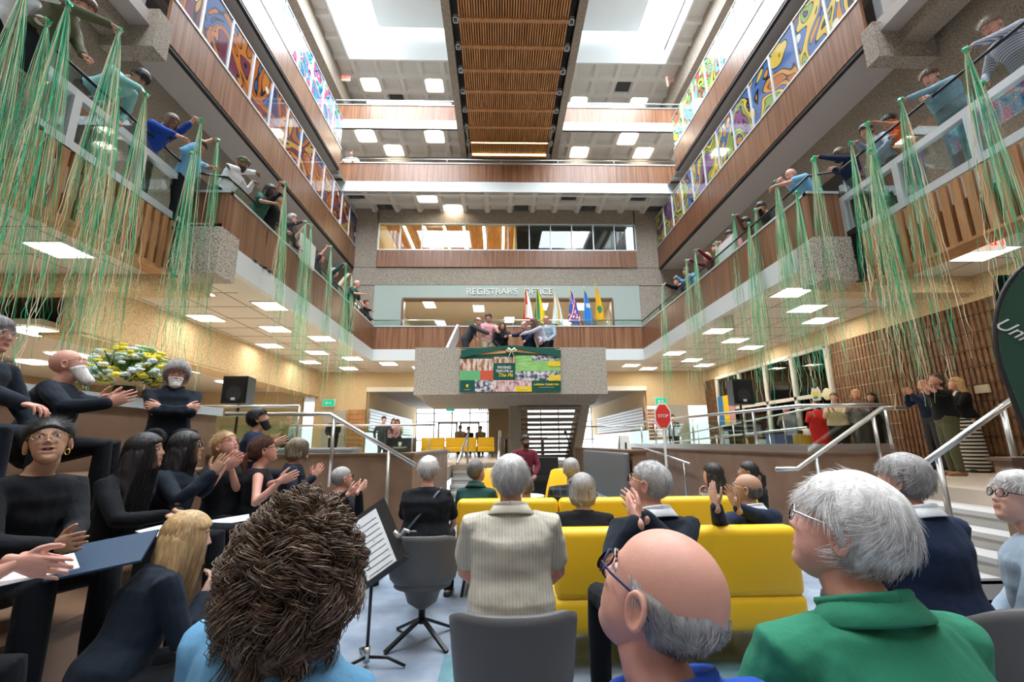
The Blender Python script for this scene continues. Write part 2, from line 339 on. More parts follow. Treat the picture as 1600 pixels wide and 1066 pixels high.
# storey 2 back walls, columns and doors
b = MB().box((XWL-.2, -6, F2), (XWL, 18, 8.3)).box((XWR, -6, F2), (XWR+.2, 18, 8.3)); S('wall_gallery', b, 'concrete')
b = MB()
for y in (3.2, 8.6, 11.4, 14.2):
    b.box((XWL, y, F2), (XWL+.03, y+1.1, 7.1)).box((XWR, y, F2), (XWR-.03, y+1.1, 7.1))
S('door_1', b, 'dark_metal')
b = MB()
for y in (3.2, 8.6, 11.4, 14.2):
    for yy in (y-.05, y+1.1): b.box((XWL, yy, F2), (XWL+.05, yy+.05, 7.15)).box((XWR-.05, yy, F2), (XWR, yy+.05, 7.15))
S('trim_8', b, 'white_metal')
# beams below storey 2 along Y at the main level
S('wall_beam', MB().box((-7.25, 7.9, 3.35), (-7.6, 18.7, 4.29)).box((-15, 7.55, 3.98), (XLn-.1, 7.9, 4.29)).box((XRn+.1, 7.55, 3.98), (15, 7.9, 4.29)).box((-7.25, 7.9, 3.3), (-7.95, 18.7, 3.36)), 'sand_panel')
S('ceiling_low', MB().box((-7.95, 7.9, 3.5), (-14, 18.7, 3.6)), 'ceiling_tile')
S('wall_right_top', MB().box((8.5, -6, 3.84), (8.8, 18.7, 4.29)), 'sand_panel')
# ribbed block wall on the right with a long glazed screen
b = MB(); mort = MB()
for r in range(10):
    z0 = MF+r*.305; z1 = z0+.29
    mort.box((8.497, -4, z0-.022), (8.535, 9.6, z0))
    y = -4.0
    while y < 18.6:
        if not (9.6 < y+.04 < 17.6): 
            b.box((8.5, y, z0), (8.545, y+.055, min(z1, 3.84)))
        y += .1
S('wall_right_joint', mort, 'mortar'); S('wall_right', b, 'ribbed_block'); mort = MB(); mort.box((8.53, -4, MF), (8.62, 9.6, 3.84)).box((8.56, 17.6, MF), (8.62, 18.7, 3.84)); S('wall_right_back', mort, 'ribbed_block')
b = MB()
for y in (11.45, 12.9, 14.3, 15.9, 17.6): b.box((8.46, y-.06, MF), (8.56, y+.06, 3.84))
for z in (3.78, 2.55, MF+.02): b.box((8.46, 11.4, z), (8.56, 17.6, z+.1))
S('window_2', b, 'white_paint'); S('window_2_pane', MB().box((8.5, 11.45, MF), (8.515, 17.6, 3.8)), 'glass')
S('wall_right', MB().box((8.53, 9.6, MF), (8.62, 11.4, 3.84)).box((11.5, 9, MF), (11.6, 19, 3.9)), 'cream')
b = MB()
for r in range(10):
    y = 9.6
    while y < 11.35: b.box((8.5, y, MF+r*.305), (8.545, y+.055, min(MF+r*.305+.29, 3.84))); y += .1
S('wall_right', b, 'ribbed_block')
# left part of the main level
S('wall_left', MB().box((-15, -6, MF), (-14.8, 30, 4.3)).box((-7.9, 3.9, MF), (-7.2, 5.2, 4.29)), 'sand_panel')
b = MB()
for y in range(6, 18, 2): b.box((-14.75, y, 1.6), (-14.7, y+1.6, 3.0))
S('window_3', b, 'white_paint')
# far wall of the main level, and the entrance hall beyond
b = MB().box((-15, 18.7, MF), (-7.9, 18.9, 4.29)).box((-7.9, 18.7, 3.66), (8.8, 18.9, 4.29)).box((-7.4, 18.7, 1.0), (-5.35, 18.9, 3.66)).box((6.05, 18.7, 2.9), (8.8, 18.9, 3.66))
b.box((-5.4, 18.9, 1.9), (-5.3, 30, 4.2)).box((6.0, 18.9, 1.9), (6.1, 30, 4.2)).box((-.6, 25.9, MF), (1.6, 26, 4.2)).box((-15, 6.78, MF), (-14.5, 7, 4.2))
S('wall_far_main', b, 'sand_panel')
S('trim_9', MB().box((-5.35, 18.62, 3.5), (6.05, 18.9, 3.68)), 'white_paint')
S('ceiling_hall', MB().box((-5.4, 18.9, 3.6), (6.2, 31, 3.75)), 'soffit')
b = MB(); c = MB()
for k in range(8):
    z = 1.9-.02+k*.12
for k in range(7): b.box((-5.28, 18.9, 1.95+k*.13), (-5.22, 28, 2.06+k*.13)); c.box((5.93, 18.9, 1.95+k*.13), (5.99, 28, 2.06+k*.13))
S('trim_10', b, 'white_metal'); S('trim_11', c, 'wood_veneer')
b = MB()
for k in range(9): b.box((-6.05, 18.66, 1.0+k*.2), (-5.35, 18.72, 1.18+k*.2)).box((6.05, 18.66, 1.5+k*.14), (6.6, 18.72, 1.62+k*.14))
S('trim_12', b, 'wood_slat'); S('door_2', MB().box((-7.0, 18.62, MF), (-6.1, 18.7, 2.75)).box((6.7, 18.62, MF), (7.7, 18.7, 2.9)), 'stair_grey')
S('trim_12', MB().box((-7.4, 18.6, MF), (-5.35, 18.72, 1.3)), 'sand_panel')
# entrance glazing
b = MB(); Y = 29.8
for x in np.arange(-5.3, 6.1, 1.14): b.box((x-.035, Y, MF), (x+.035, Y+.08, 4.2))
for z in (MF, 1.6, 2.75, 3.3, 4.1): b.box((-5.3, Y, z), (6.1, Y+.06, z+.06))
S('window_4', b, 'stair_grey'); S('window_4_pane', MB().box((-5.3, Y+.1, MF), (6.1, Y+.12, 4.2)), 'daylight_pane')
b = MB()
for x in (-3.9, -2.5): 
    for xx in (x, x+1.15): b.box((xx, Y-.08, MF), (xx+.1, Y, 2.75))
    b.box((x, Y-.08, 2.65), (x+1.25, Y, 2.78)).box((x, Y-.08, MF), (x+1.25, Y, MF+.25))
S('door_3', b, 'soffit')
b = MB()
for k in range(30): b.box((-2.0+k*.2, 14, 3.9), (-1.92+k*.2, 17.5, 4.1))
# dark baffle ceiling past the landing
S('ceiling_baffles', MB().box((0, 22, 3.45), (.01, 22.1, 3.46)), 'black')
b = MB()
for k in range(26): b.box((-1.2+k*.13, 23, 3.35), (-1.15+k*.13, 28, 3.55))
S('ceiling_baffles', b, 'black')

# ---- landing (concrete box), pillar and open stair behind it
b = MB().box((-2.10, 11.3, 2.60), (2.70, 11.55, 3.78)).box((-2.10, 11.55, 2.60), (-1.86, 13.6, 3.78)).box((2.46, 11.55, 2.60), (2.70, 13.6, 3.78)).box((-1.9, 11.5, 2.60), (2.5, 13.6, 2.82))
S('wall_landing', b, 'concrete_light')
S('ceiling_landing', MB().prism([(11.32, 2.6), (13.6, 2.6), (13.6, 2.42), (12.0, 2.42)], 'x', -1.9, 2.5), 'concrete')
S('wall_pillar', MB().box((.28, 12.75, 0), (.60, 13.4, 2.6)), 'concrete')
b = MB()
for k in range(11):
    y = 12.5+k*.29; z = 2.36-k*.135; b.box((.60, y, z-.05), (2.25, y+.30, z+.03))
b.build('floor_open_stair', 'dark_metal' if 0 else 'concrete', kind='structure')
S('wall_stringer', MB().prism([(12.4, 2.6), (13.3, 2.6), (16.2, .87), (15.2, .87), (14.6, .87)], 'x', 2.25, 2.5), 'concrete')
# upper return flight balustrade, left of the landing
S('trim_13', MB().bar((-1.55, 13.0, 3.75), (-1.45, 15.75, 5.3), .08, .5), 'white_metal')
# ---- far wall above the storey-2 gallery
b = MB()
b.box((-6.6, YW, 7.5), (7.4, YW+.2, 8.26)).box((-6.6, YW, 8.26), (-4.86, YW+.2, 11)).box((5.56, YW, 8.26), (7.4, YW+.2, 11)).box((-4.9, YW, 10.15), (5.6, YW+.2, 11))
b.box((-6.6, YW, 4.6), (-4.86, YW+.2, 7.5)).box((5.56, YW, 4.6), (7.4, YW+.2, 7.5))
S('wall_far', b, 'concrete')
S('wall_far_joint', MB().box((-6.6, YW-.004, 8.26), (-4.86, YW, 8.28)).box((-6.6, YW-.004, 7.5), (7.4, YW, 7.53)).box((5.56, YW-.004, 8.26), (7.4, YW, 8.28)), 'black')
b = MB().box((-4.86, YW-.05, 6.98), (5.56, YW, 7.5)).box((-4.86, YW-.05, F2), (-3.72, YW, 6.98)).box((4.44, YW-.05, F2), (5.56, YW, 6.98)); S('wall_office', b, 'sage')
S('trim_14', MB().box((-3.75, YW-.08, 6.93), (4.47, YW+.3, 6.99)).box((-3.78, YW-.08, F2), (-3.70, YW+.3, 6.93)).box((4.42, YW-.08, F2), (4.5, YW+.3, 6.93)), 'brown_cap')
veneer('wall_far_panel', 'x', YW-.06, -4.86, 5.56, 8.27, 8.98, .08, .9)
# band window of storey 3
b = MB().box((-4.86, YW-.04, 8.98), (5.6, YW+.1, 9.03)).box((-4.86, YW-.04, 10.12), (5.6, YW+.1, 10.16))
for k in range(13): x = -4.86+k*.868; b.box((x, YW-.04, 9), (x+.04, YW+.08, 10.16))
S('window_5', b, 'white_metal'); S('window_5_pane', MB().box((-4.86, YW+.02, 9.0), (5.6, YW+.03, 10.14)), 'glass')
S('ceiling_room', MB().box((-4.9, YW+.2, 10.7), (.7, 27, 10.8)), 'wood_ceiling')
S('wall_room', MB().box((-4.95, YW+.2, 8.4), (-4.9, 27, 10.8)).box((.68, YW+.2, 8.4), (.74, 24, 10.8)).box((-4.9, 26.9, 8.4), (.7, 27, 10.8)).box((-4.9, 17.4, 8.35), (.7, 27, 8.4)), 'sand_panel')
S('wall_room_dark', MB().box((.75, 18.6, 8.4), (5.6, 18.7, 10.8)).box((.75, 17.4, 10.6), (5.6, 18.7, 10.7)), 'bench_grey')
for k in range(6):
    x = -4.1+k*.86; t = thing('tube_light', ['slanting strip light seen through the leftmost pane of the high window', 'strip light in the second pane of the high window', 'strip light in the third pane of the high window', 'strip light in the fourth pane of the high window', 'strip light in the fifth pane of the high window', 'strip light nearest the dark half of the high window'][k], 'light', (x, 22, 10.62), 'strip lights behind the high window')
    MB().box((-.07, -4, .02), (.07, 4, .07)).build('housing', 'white_metal', t); MB().box((-.05, -4, -.02), (.05, 4, .02)).build('diffuser', 'tube_glow', t)
# registrar's office interior
S('ceiling_office', MB().box((-4.5, YW+.2, 7.3), (5, 26, 7.35)), 'cream'); S('wall_office_back', MB().box((-4.5, 25.9, F2), (5, 26, 7.4)).box((-4.5, YW+.2, F2), (-4.4, 26, 7.4)).box((4.9, YW+.2, F2), (5, 26, 7.4)), 'cream')
pts = [(math.cos(a), math.sin(a)) for a in np.linspace(0, PI, 25)]
b = MB(); 
for (a0, c0), (a1, c1) in zip(pts, pts[1:]):
    p = [(-.4+2.9*a0, 5.1+1.25*c0), (-.4+2.9*a1, 5.1+1.25*c1), (-.4+2.6*a1, 5.1+.95*c1), (-.4+2.6*a0, 5.1+.95*c0)]
    b.prism(p[::-1], 'y', 20.0, 20.4)
S('wall_arch', b, 'cream'); S('floor_gallery', MB().box((-14, YF+.1, 4.6), (14, 26, 4.65)), 'floor_tile')
k = 0
for (x, y) in ((-3.0, 19.0), (-.9, 19.6), (-2.9, 22), (1.9, 19.3), (.5, 21.5), (3.6, 19.3), (3.4, 22.0)):
    t = thing('office_light', 'small recessed office light '+['nearest the left edge of the opening', 'above the pink shirt', 'second row at the left', 'behind the white flag', 'deepest in, over the arch', 'between the blue flags', 'low behind the yellow flag'][k], 'light', (x, y, 7.29), 'recessed lights of the office'); k += 1
    MB().box((-.25, -.5, -.01), (.25, .5, .01)).build('frame', 'white_paint', t); MB().box((-.22, -.47, -.02), (.22, .47, 0)).build('diffuser', 'fixture_glow', t)
o = text("REGISTRAR'S  OFFICE", .36, 'letters', loc=(.42, YW-.07, 7.235), ext=.012, name='sign_lettering', sx=1.0)
tag(o, "raised letters reading REGISTRAR'S OFFICE on the sage wall", 'sign')

# ---- storeys 3 and 4: side balconies, glass fronts
def coffered(name, x0, x1, y0, y1, z, axis_up=1, m='coffer_white', skip=(), p=.915, dark=(), depth=.15):
    """waffle slab seen from below: ribs and recessed pans"""
    b = MB(); nx = max(1, round((x1-x0)/p)); ny = max(1, round((y1-y0)/p)); px = (x1-x0)/nx; py = (y1-y0)/ny; r = .07
    for i in range(nx):
        for j in range(ny):
            if (i, j) in skip: continue
            a, c = x0+i*px, y0+j*py; o_ = [(a, c), (a+px, c), (a+px, c+py), (a, c+py)]
            def ring(q, e):  # rounded square
                L = []
                for cx, cy, t0 in ((a+px-q-e, c+py-q-e, 0), (a+q+e, c+py-q-e, PI/2), (a+q+e, c+q+e, PI), (a+px-q-e, c+q+e, 1.5*PI)):
                    for t in (0, PI/6, PI/3, PI/2): L.append((cx+e*math.cos(t0+t), cy+e*math.sin(t0+t)))
                return L
            A, B2 = ring(r, .10), ring(r+.09, .07)
            V = [(x, y, z) for x, y in [(a+px, c+py), (a, c+py), (a, c), (a+px, c)]]+[(x, y, z) for x, y in A]+[(x, y, z+depth) for x, y in B2]
            F = [(k_, 4+4*k_, 5+4*k_, 6+4*k_, 7+4*k_) for k_ in range(4)]+[(k_, 7+4*k_, 4+(4*(k_+1)) % 16, (k_+1) % 4) for k_ in range(4)]
            F += [(4+i_, 20+i_, 20+(i_+1) % 16, 4+(i_+1) % 16) for i_ in range(16)]+[tuple(range(20, 36))[::-1]]
            b.add(V, F)
    return S(name, b, m)
zf3, zt3, zg3 = 8.27, 9.13, 10.42
zf4, zt4, zg4 = 11.12, 11.90, 13.15
for X, s, sd, wl in ((XL3, 1, 'left', XWL), (XR3, -1, 'right', XWR)):
    y3, y4 = (6.72, 14.9) if s > 0 else (6.5, 14.75)
    veneer('wall_%s_fascia' % sd, 'y', X, y3, YW, zf3, zt3, -s*.06)
    veneer('wall_%s_fascia' % sd, 'y', X, -4, y4, zf4, zt4, -s*.06)
    veneer('wall_%s_fascia' % sd, 'x', y4-.06, min(X, X-s*.6), max(X, X-s*.6), zf4, zt4, .06)
    S('ceiling_%s' % sd, MB().box((X-s*.03, -6, zf3-.06), (wl, YW, zf3+.02)).box((X-s*.03, -6, zf4-.06), (X-s*1.0, y4, zf4+.02)), 'soffit')
    S('trim_15', MB().box((X-s*.01, y3, zf3-.07), (X-s*.09, YW, zf3-.01)).box((X-s*.01, -4, zf4-.07), (X-s*.09, y4, zf4-.01)), 'black')
    S('trim_16', MB().box((X+s*.015, y3, zt3), (X-s*.07, YW, zt3+.05)).box((X+s*.015, -4, zt4), (X-s*.07, y4, zt4+.05)), 'white_metal')
    coffered('ceiling_%s' % sd, min(X-s*.06, X-s*2.8), max(X-s*.06, X-s*2.8), -3.0, YW, zf4+.02)
    # gallery floors and back walls
    S('wall_%s' % sd, MB().box((X-s*2.8, -6, zf3), (X-s*3.0, 18, 16.6)), 'concrete')
    S('floor_%s' % sd, MB().box((X-s*.08, -6, 8.33), (X-s*2.8, YW, 8.5)).box((X-s*.08, -6, 11.2), (X-s*2.8, y4, 11.3)), 'soffit')
    for fl, (za, zb, ys, ye, am) in {'third': (zt3+.05, zg3, y3+.73, YW, 'art_orange' if s > 0 else 'art_floral'), 'fourth': (zt4+.05, zg4, 3.81, y4, 'art_blue' if s > 0 else 'art_spring')}.items():
        look = {('left', 'third'): 'orange and dark blue painted glass balustrade on the lower of the two left galleries', ('left', 'fourth'): 'bright blue floral painted glass balustrade on the upper left gallery',
                ('right', 'third'): 'orange, brown and blue painted glass balustrade on the lower of the two right galleries', ('right', 'fourth'): 'pale green, yellow and red painted glass balustrade on the upper right gallery'}[(sd, fl)]
        t = thing('painted_glass_balustrade', look, 'balustrade', (X, ys, za), 'painted glass balustrades')
        n = int(round((ye-ys)/.915)); st = (ye-ys)/n
        if fl == 'third': a0 = -1
        else: a0 = 0
        for k in range(a0, n):
            plain = False
            MB().box((-s*.02, k*st+.03, .0), (-s*.035, (k+1)*st-.03, zb-za)).build('pane', 'glass_blue' if plain else am, t)
            MB().box((s*.01, k*st-.025, -.02), (-s*.06, k*st+.025, zb-za+.02)).build('post', 'white_metal', t)
        MB().box((s*.0, a0*st, zb-za), (-s*.05, n*st, zb-za+.03)).build('top_rail', 'white_metal', t)
# near ends of the third gallery (set back) with window strips over the blocks
for X, s in ((XL3, 1), (XR3, -1)):
    S('window_6', MB().box((X-s*.55, -4, 8.5), (X-s*.62, 6.5, 10.9)), 'sand_panel'); 
    S('trim_17', MB().box((X-s*.35, 6.45, 8.5), (X-s*.55, 6.6, 11)).box((X-s*.35, 5.2, 8.5), (X-s*.45, 5.3, 11)), 'white_metal')
    S('wall_upper', MB().box((X-s*.35, -4, 8.0), (X-s*.8, 6.45, 8.55)), 'concrete')
# far galleries 4 and 5
veneer('wall_far_fascia', 'x', YF, -6.4, 7.3, 11.21, 11.95, .06); S('trim_18', MB().box((-6.5, YF-.01, 10.65), (7.3, YF+.1, 11.19)), 'fascia_white'); S('trim_19', MB().box((-6.5, YF-.03, 11.95), (7.3, YF+.08, 11.99)), 'white_metal')
coffered('ceiling_far', -6.88, 7.787, 15.6, 17.43, 10.66); 
for x0, x1 in ((-6.45, -1.62), (2.5, 7.35)):
    veneer('wall_far_fascia', 'x', YF, x0, x1, 13.90, 14.52, .06); S('trim_20', MB().box((x0, YF-.01, 13.5), (x1, YF+.1, 13.88)), 'fascia_white'); S('trim_21', MB().box((x0, YF-.03, 14.52), (x1, YF+.08, 14.56)), 'white_metal')
    S('window_7', MB().box((x0, YF+.02, 14.56), (x1, YF+.035, 14.76)), 'glass_rail'); S('trim_22', MB().box((x0, YF, 14.75), (x1, YF+.04, 14.78)), 'white_metal')
    coffered('ceiling_far', *((-6.70, -1.21) if x0 < 0 else (2.06, 7.55)), 15.84, 17.67, 13.5)
S('wall_far_upper', MB().box((-8.5, 17.65, 10.9), (9.5, 17.9, 13.9)), 'concrete'); S('wall_far_upper', MB().box((-10, 19.6, 13.5), (11, 19.8, 17)), 'concrete')
# ---- the central bridge: concrete edge beams, dark gap, slatted underside
S('wall_bridge', MB().box((-1.60, -6, 13.3), (-1.36, 17.6, 14.9)).box((2.24, -6, 13.3), (2.48, 17.6, 14.9)), 'concrete')
S('ceiling_bridge', MB().box((-1.36, -6, 13.62), (2.24, 17.6, 13.7)).box((-1.36, -6, 13.3), (-1.34, 17.6, 13.7)).box((2.22, -6, 13.3), (2.24, 17.6, 13.7)), 'black')
b = MB()
x = -1.14
while x < 2.03: b.box((x, -5, 13.34), (x+.042, 17.25, 13.50)); x += .074
S('ceiling_bridge_slats', b, 'wood_ceiling')
b = MB()
for k in range(19):
    y = 17.265-.915*k
    b.box((-1.14, y-.06, 13.30), (2.03, y+.06, 13.36))
S('ceiling_bridge_bars', b, 'wood_slat')
b = MB()
for k in range(19):
    y = 17.265-.915*k
    for xa in (-1.31, 2.04):
        b.box((xa, y-.10, 13.29), (xa+.15, y-.075, 13.4)).box((xa, y+.075, 13.29), (xa+.15, y+.10, 13.4)).box((xa, y-.1, 13.29), (xa+.02, y+.1, 13.4)).box((xa+.13, y-.1, 13.29), (xa+.15, y+.1, 13.4))
S('ceiling_bridge_boxes', b, 'white_metal')
for i, y in enumerate((16.35, 17.15)):
    t = thing('cove_light', ['warm strip light across the wooden bridge underside, nearer of two', 'warm strip light across the wooden bridge underside, farthest back'][i], 'light', (.44, y, 13.33), 'warm strips under the bridge')
    MB().box((-1.55, -.06, 0), (1.55, .06, .05)).build('housing', 'wood_slat', t); MB().box((-1.55, -.035, -.03), (1.55, .035, 0)).build('diffuser', 'cove_glow', t)
# ---- roof: waffle borders, skylights, side slat ceilings
ZR = 16.6
S('wall_roof_beam', MB().box((-7.0, -6, 15.7), (-6.62, 19.6, 17)).box((7.55, -6, 15.7), (7.93, 19.6, 17)), 'concrete')
coffered('ceiling_roof', -6.90, -1.41, 15.7, 19.36, ZR); coffered('ceiling_roof', 2.27, 7.76, 15.7, 19.36, ZR)
coffered('ceiling_roof', -6.95, -6.03, -4, 15.7, ZR, p=.92); coffered('ceiling_roof', 6.85, 7.77, -4, 15.7, ZR, p=.92)
S('ceiling_roof_lid', MB().box((-12, 19.4, 16.5), (13, 22, 17)).box((-12, -8, 17.2), (-6.03, 22, 17.3)).box((6.85, -8, 17.2), (13, 22, 17.3)).box((-7, 15.7, 17.2), (8, 20, 17.3)).box((-12, -8, 16.9), (13, -6, 17)), 'soffit')
for x0, x1, a, c in ((-6.03, -1.6, -4.85, -1.6), (2.48, 6.85, 2.48, 5.75)):
    S('window_8', MB().box((x0, 15.68, ZR-.02), (x1, 15.74, ZR+1.6)).box((x0-.03 if x0 < -3 else x1, -4, ZR-.02), (x0+.02 if x0 < -3 else x1+.05, 15.7, ZR+1.6)), 'fascia_white')
    S('window_8_pane', MB().box((x0, -4, 18.2), (x1, 15.7, 18.22)), 'skylight_glow')
    S('ceiling_monitor', MB().box((a, -4, 17.9), (c, 15.45, 18.0)), 'fascia_white')
b = MB(); c = MB(); g = MB()
for s, x0 in ((1, -8.6), (-1, 7.95)):
    x = x0
    while x < x0+1.6: b.box((x, -4, 15.9), (x+.05, 19, 16.05)); x += .09
    for k in range(24): c.box((x0-.1, -3.3+k*.915, 15.86), (x0+1.7, -3.05+k*.915, 15.9))
S('ceiling_side_slats', b, 'wood_ceiling'); S('ceiling_side_bars', c, 'wood_slat')
S('ceiling_side', MB().box((-12, -6, 16.1), (-7, 19.4, 16.2)).box((7.93, -6, 16.1), (13, 19.4, 16.2)), 'black')
for s, x0 in ((1, -7.55), (-1, 8.0)):
    for k in range(8):
        t = thing('cove_light', 'small warm light '+['nearest', 'second', 'third', 'fourth', 'fifth', 'sixth', 'seventh', 'farthest'][k]+' along the roof edge at the '+('left' if s > 0 else 'right'), 'light', (x0, 9.0+k*1.22, 15.83), 'warm lights along the roof edge')
        MB().box((0, -.09, 0), (.5, .09, .05)).build('housing', 'wood_slat', t); MB().box((.0, -.075, -.02), (.5, .075, 0)).build('diffuser', 'cove_glow', t)
# walls behind the camera so the hall is closed
S('wall_back', MB().box((-15, -6.2, 0), (16, -6, 17)), 'concrete')

# ---- light fixtures: square panels
def panel(x, y, z, label, group, sx=.56, sy=.56, m='fixture_glow', trim=True, src=None):
    t = thing('ceiling_light', label, 'light', (x, y, z), group)
    if trim:
        f = MB()
        for a in (-1, 1): f.box((a*sx/2, -sy/2-.02, -.03), (a*(sx/2+.03), sy/2+.02, 0)).box((-sx/2, a*sy/2, -.03), (sx/2, a*(sy/2+.03), 0))
        f.build('frame', 'white_paint', t)
    MB().box((-sx/2, -sy/2, -.02), (sx/2, sy/2, -.01)).build('diffuser', m, t); return t
LL = [(-6.5, 6.5, 'big one above the bearded man\'s head, before the first beam'), (-5.78, 8.36, 'just past the left concrete block'), (-4.75, 9.33, 'hugging the left balcony edge, nearest'), (-6.68, 10.28, 'second out from the sand-coloured beam, left'), (-5.6, 11.3, 'middle of the left ceiling, second row'),
      (-4.85, 12.39, 'left balcony edge, second along'), (-6.7, 13.3, 'beside the left sand beam, third along'), (-5.75, 14.37, 'middle of the left ceiling, third row'), (-4.95, 15.4, 'left balcony edge, third along'), (-6.65, 16.1, 'far end beside the left sand beam'), (-4.0, 16.5, 'under the far gallery at its left corner'), (-5.75, 17.5, 'deepest one at the left of the far gallery'), (-3.0, 17.4, 'under the far gallery, half hidden by the concrete landing at left')]
for x, y, l in LL: panel(x, y, 4.285, 'added square ceiling light, '+l, 'square lights under the left gallery')
for x, y, l in ((-6.5, 2.8, 'over the left bleacher, out of view'), (-6.5, .9, 'over the left bleacher, behind the first'), (-6.5, -1.0, 'over the left bleacher, rearmost'), (7.6, 2.8, 'over the right steps, out of view'), (7.6, .9, 'over the right steps, behind the first'), (7.6, -1.0, 'over the right steps, rearmost')):  # unseen lamps added beyond the frame to brighten the choir and foreground
    panel(x, y, 4.285, 'added square ceiling light, '+l, 'unseen square lights added nearest the camera')
for x, y, l in ((-8.5, 8.4, 'nearest on the low left ceiling'), (-9.9, 10.7, 'low left ceiling, outer of the second pair'), (-8.4, 10.7, 'low left ceiling, inner of the second pair'), (-10.0, 13.1, 'low left ceiling, outer of the third pair'), (-8.4, 13.1, 'low left ceiling, inner of the third pair'), (-9.0, 15.5, 'farthest on the low left ceiling'), (-11.6, 11.6, 'outermost on the low left ceiling')):
    panel(x, y, 3.49, 'flat ceiling panel light, '+l, 'panel lights of the low left ceiling', .6, .6, trim=False)
for x, y, l in ((7.6, 6.5, 'big one beside the EXIT sign'), (5.75, 8.4, 'just past the right concrete block'), (6.77, 9.5, 'second from the right concrete block'), (7.76, 10.5, 'above the ribbed wall, past the block'), (5.75, 11.55, 'right balcony edge, second row'), (6.8, 12.7, 'middle of the right ceiling, second row'), (7.8, 13.7, 'above the white window frame'), (5.75, 14.6, 'right balcony edge, third row'),
                (6.87, 15.9, 'middle of the right ceiling, third row'), (7.8, 17.0, 'right wall side, farthest row'), (5.0, 17.0, 'under the far gallery at its right corner'), (5.9, 17.8, 'deepest one in the far right corner'), (3.6, 16.9, 'under the far gallery, beside the concrete landing at right')):
    panel(x, y, 4.285, 'added square ceiling light, '+l, 'square lights under the right gallery')
GR = {10.79: (-6.88, 15.6, .9167), 13.62: (-6.70, 15.84, .915), 16.72: (-6.90, 15.7, .915)}
def snap(x, y, z):
    z = round(z, 2); x0, y0, p = GR[z]
    if x > 2 and z == 13.62: x0 = 2.06
    if x > 2 and z == 16.72: x0 = 2.27
    return x0+p*(round((x-x0)/p-.5)+.5), y0+p*(round((y-y0)/p-.5)+.5), z
for x, y, l in ((10.0, 12.4, 'nearest one'), (10.0, 14.8, 'middle one'), (10.1, 17.0, 'farthest one')):
    panel(x, y, 4.285, 'ceiling light seen through the white-framed glass screen at the right, '+l, 'lights behind the white-framed screen', .6, .6)
for x, y, z, l in ((-2.70, 16.15, 10.79, 'front row of the waffle soffit over the high window'), (-1.78, 17.05, 10.79, 'back row of the waffle soffit over the high window'), (-5.3, 16.2, 13.62, 'left one of the front pair over the fourth gallery'), (-2.7, 16.2, 13.62, 'right one of the front pair over the fourth gallery, left of bridge'), (-4.45, 17.1, 13.62, 'single back one over the fourth gallery, left of bridge'),
                   (4.87, 16.2, 13.62, 'front one over the fourth gallery, right of bridge'), (3.4, 17.1, 13.62, 'back one next to the bridge, right side'), (6.0, 17.1, 13.62, 'back one farthest right over the fourth gallery'), (-5.48, 17.0, 16.72, 'roof waffle, left of the two beside the EXIT sign'), (-2.77, 17.0, 16.72, 'roof waffle, next to the bridge on its left'), (3.6, 17.75, 16.72, 'roof waffle, next to the bridge on its right'), (6.25, 17.75, 16.72, 'roof waffle, far right')):
    x, y, z = snap(x, y, z)
    panel(x, y, z, 'square light, '+l, 'square lights in the waffle slabs', .52, .52, trim=False)
# dark grilles in the waffle pans
for i, (x, y, z) in enumerate([snap(*un(gx, gy, 'z', gz)) for gx, gy, gz in ((563, 304, 10.79), (607, 324, 10.79), (808, 324, 10.79), (876, 306, 10.79), (910, 325, 10.79), (987, 308, 10.79), (1010, 326, 10.79), (620, 150, 16.72), (972, 134, 16.72))]):
    t = thing('air_grille', 'dark air grille '+['far left, front row over the high window', 'left, back row over the high window', 'just left of middle, back row over the high window', 'just right of middle, front row over the high window', 'right of middle, back row over the high window', 'right, front row over the high window', 'far right, back row over the high window', 'in the roof waffle left of the bridge', 'in the roof waffle right of the bridge'][i], 'vent', (x, y, z), 'air grilles in the waffle slabs')
    MB().box((-.29, -.29, 0), (.29, .29, .02)).build('backing', 'black', t); g = MB()
    for k in range(9): g.box((-.29, -.29+k*.07, -.03), (.29, -.275+k*.07, 0))
    for k in range(5): g.box((-.29+k*.14, -.29, -.03), (-.275+k*.14, .29, 0))
    g.build('grid', 'bench_grey', t)

# ---- handrails of storey 2 and 4
def rail(label, pts, r=.022, posts=(), m='steel', pane=None, group='metal handrails', z0=None, name='handrail'):
    o = pts[0]; t = thing(name, label, 'handrail', o, group)
    P = np.array(pts)-np.array(o); MB().tube(P, r, 8).build('rail', m, t, smooth=True)
    for (p, q) in posts: MB().tube([np.array(p)-o, np.array(q)-o], r*.8, 8).build('post', m, t, smooth=True)
    if pane:
        for (a, c, h0, h1) in pane:
            a = np.array(a)-o; c = np.array(c)-o
            MB().add([a+(0, 0, h0), c+(0, 0, h0), c+(0, 0, h1), a+(0, 0, h1)]+[q+np.array((.012, .008, 0)) for q in (a+(0, 0, h0), c+(0, 0, h0), c+(0, 0, h1), a+(0, 0, h1))], [(0,1,2,3), (7,6,5,4), (0,4,5,1), (1,5,6,2), (2,6,7,3), (3,7,4,0)]).build('pane', 'glass_green', t)
    return t
rail('dark metal handrail on the left second-floor balcony', [(XLn, -4, 5.86), (XLn, JL-.1, 5.80), (XL-.1, JL+.05, 5.80), (XL-.02, JL+.3, 5.74), (XL-.02, YF, 5.72)], .02, [((XL-.02, y, 5.5), (XL-.02, y, 5.73)) for y in (8.5, 10.3, 12.1, 13.9)], 'dark_metal', [((XL-.02, JL+.1, 5.53), (XL-.02, YF, 5.53), 0, .18)])
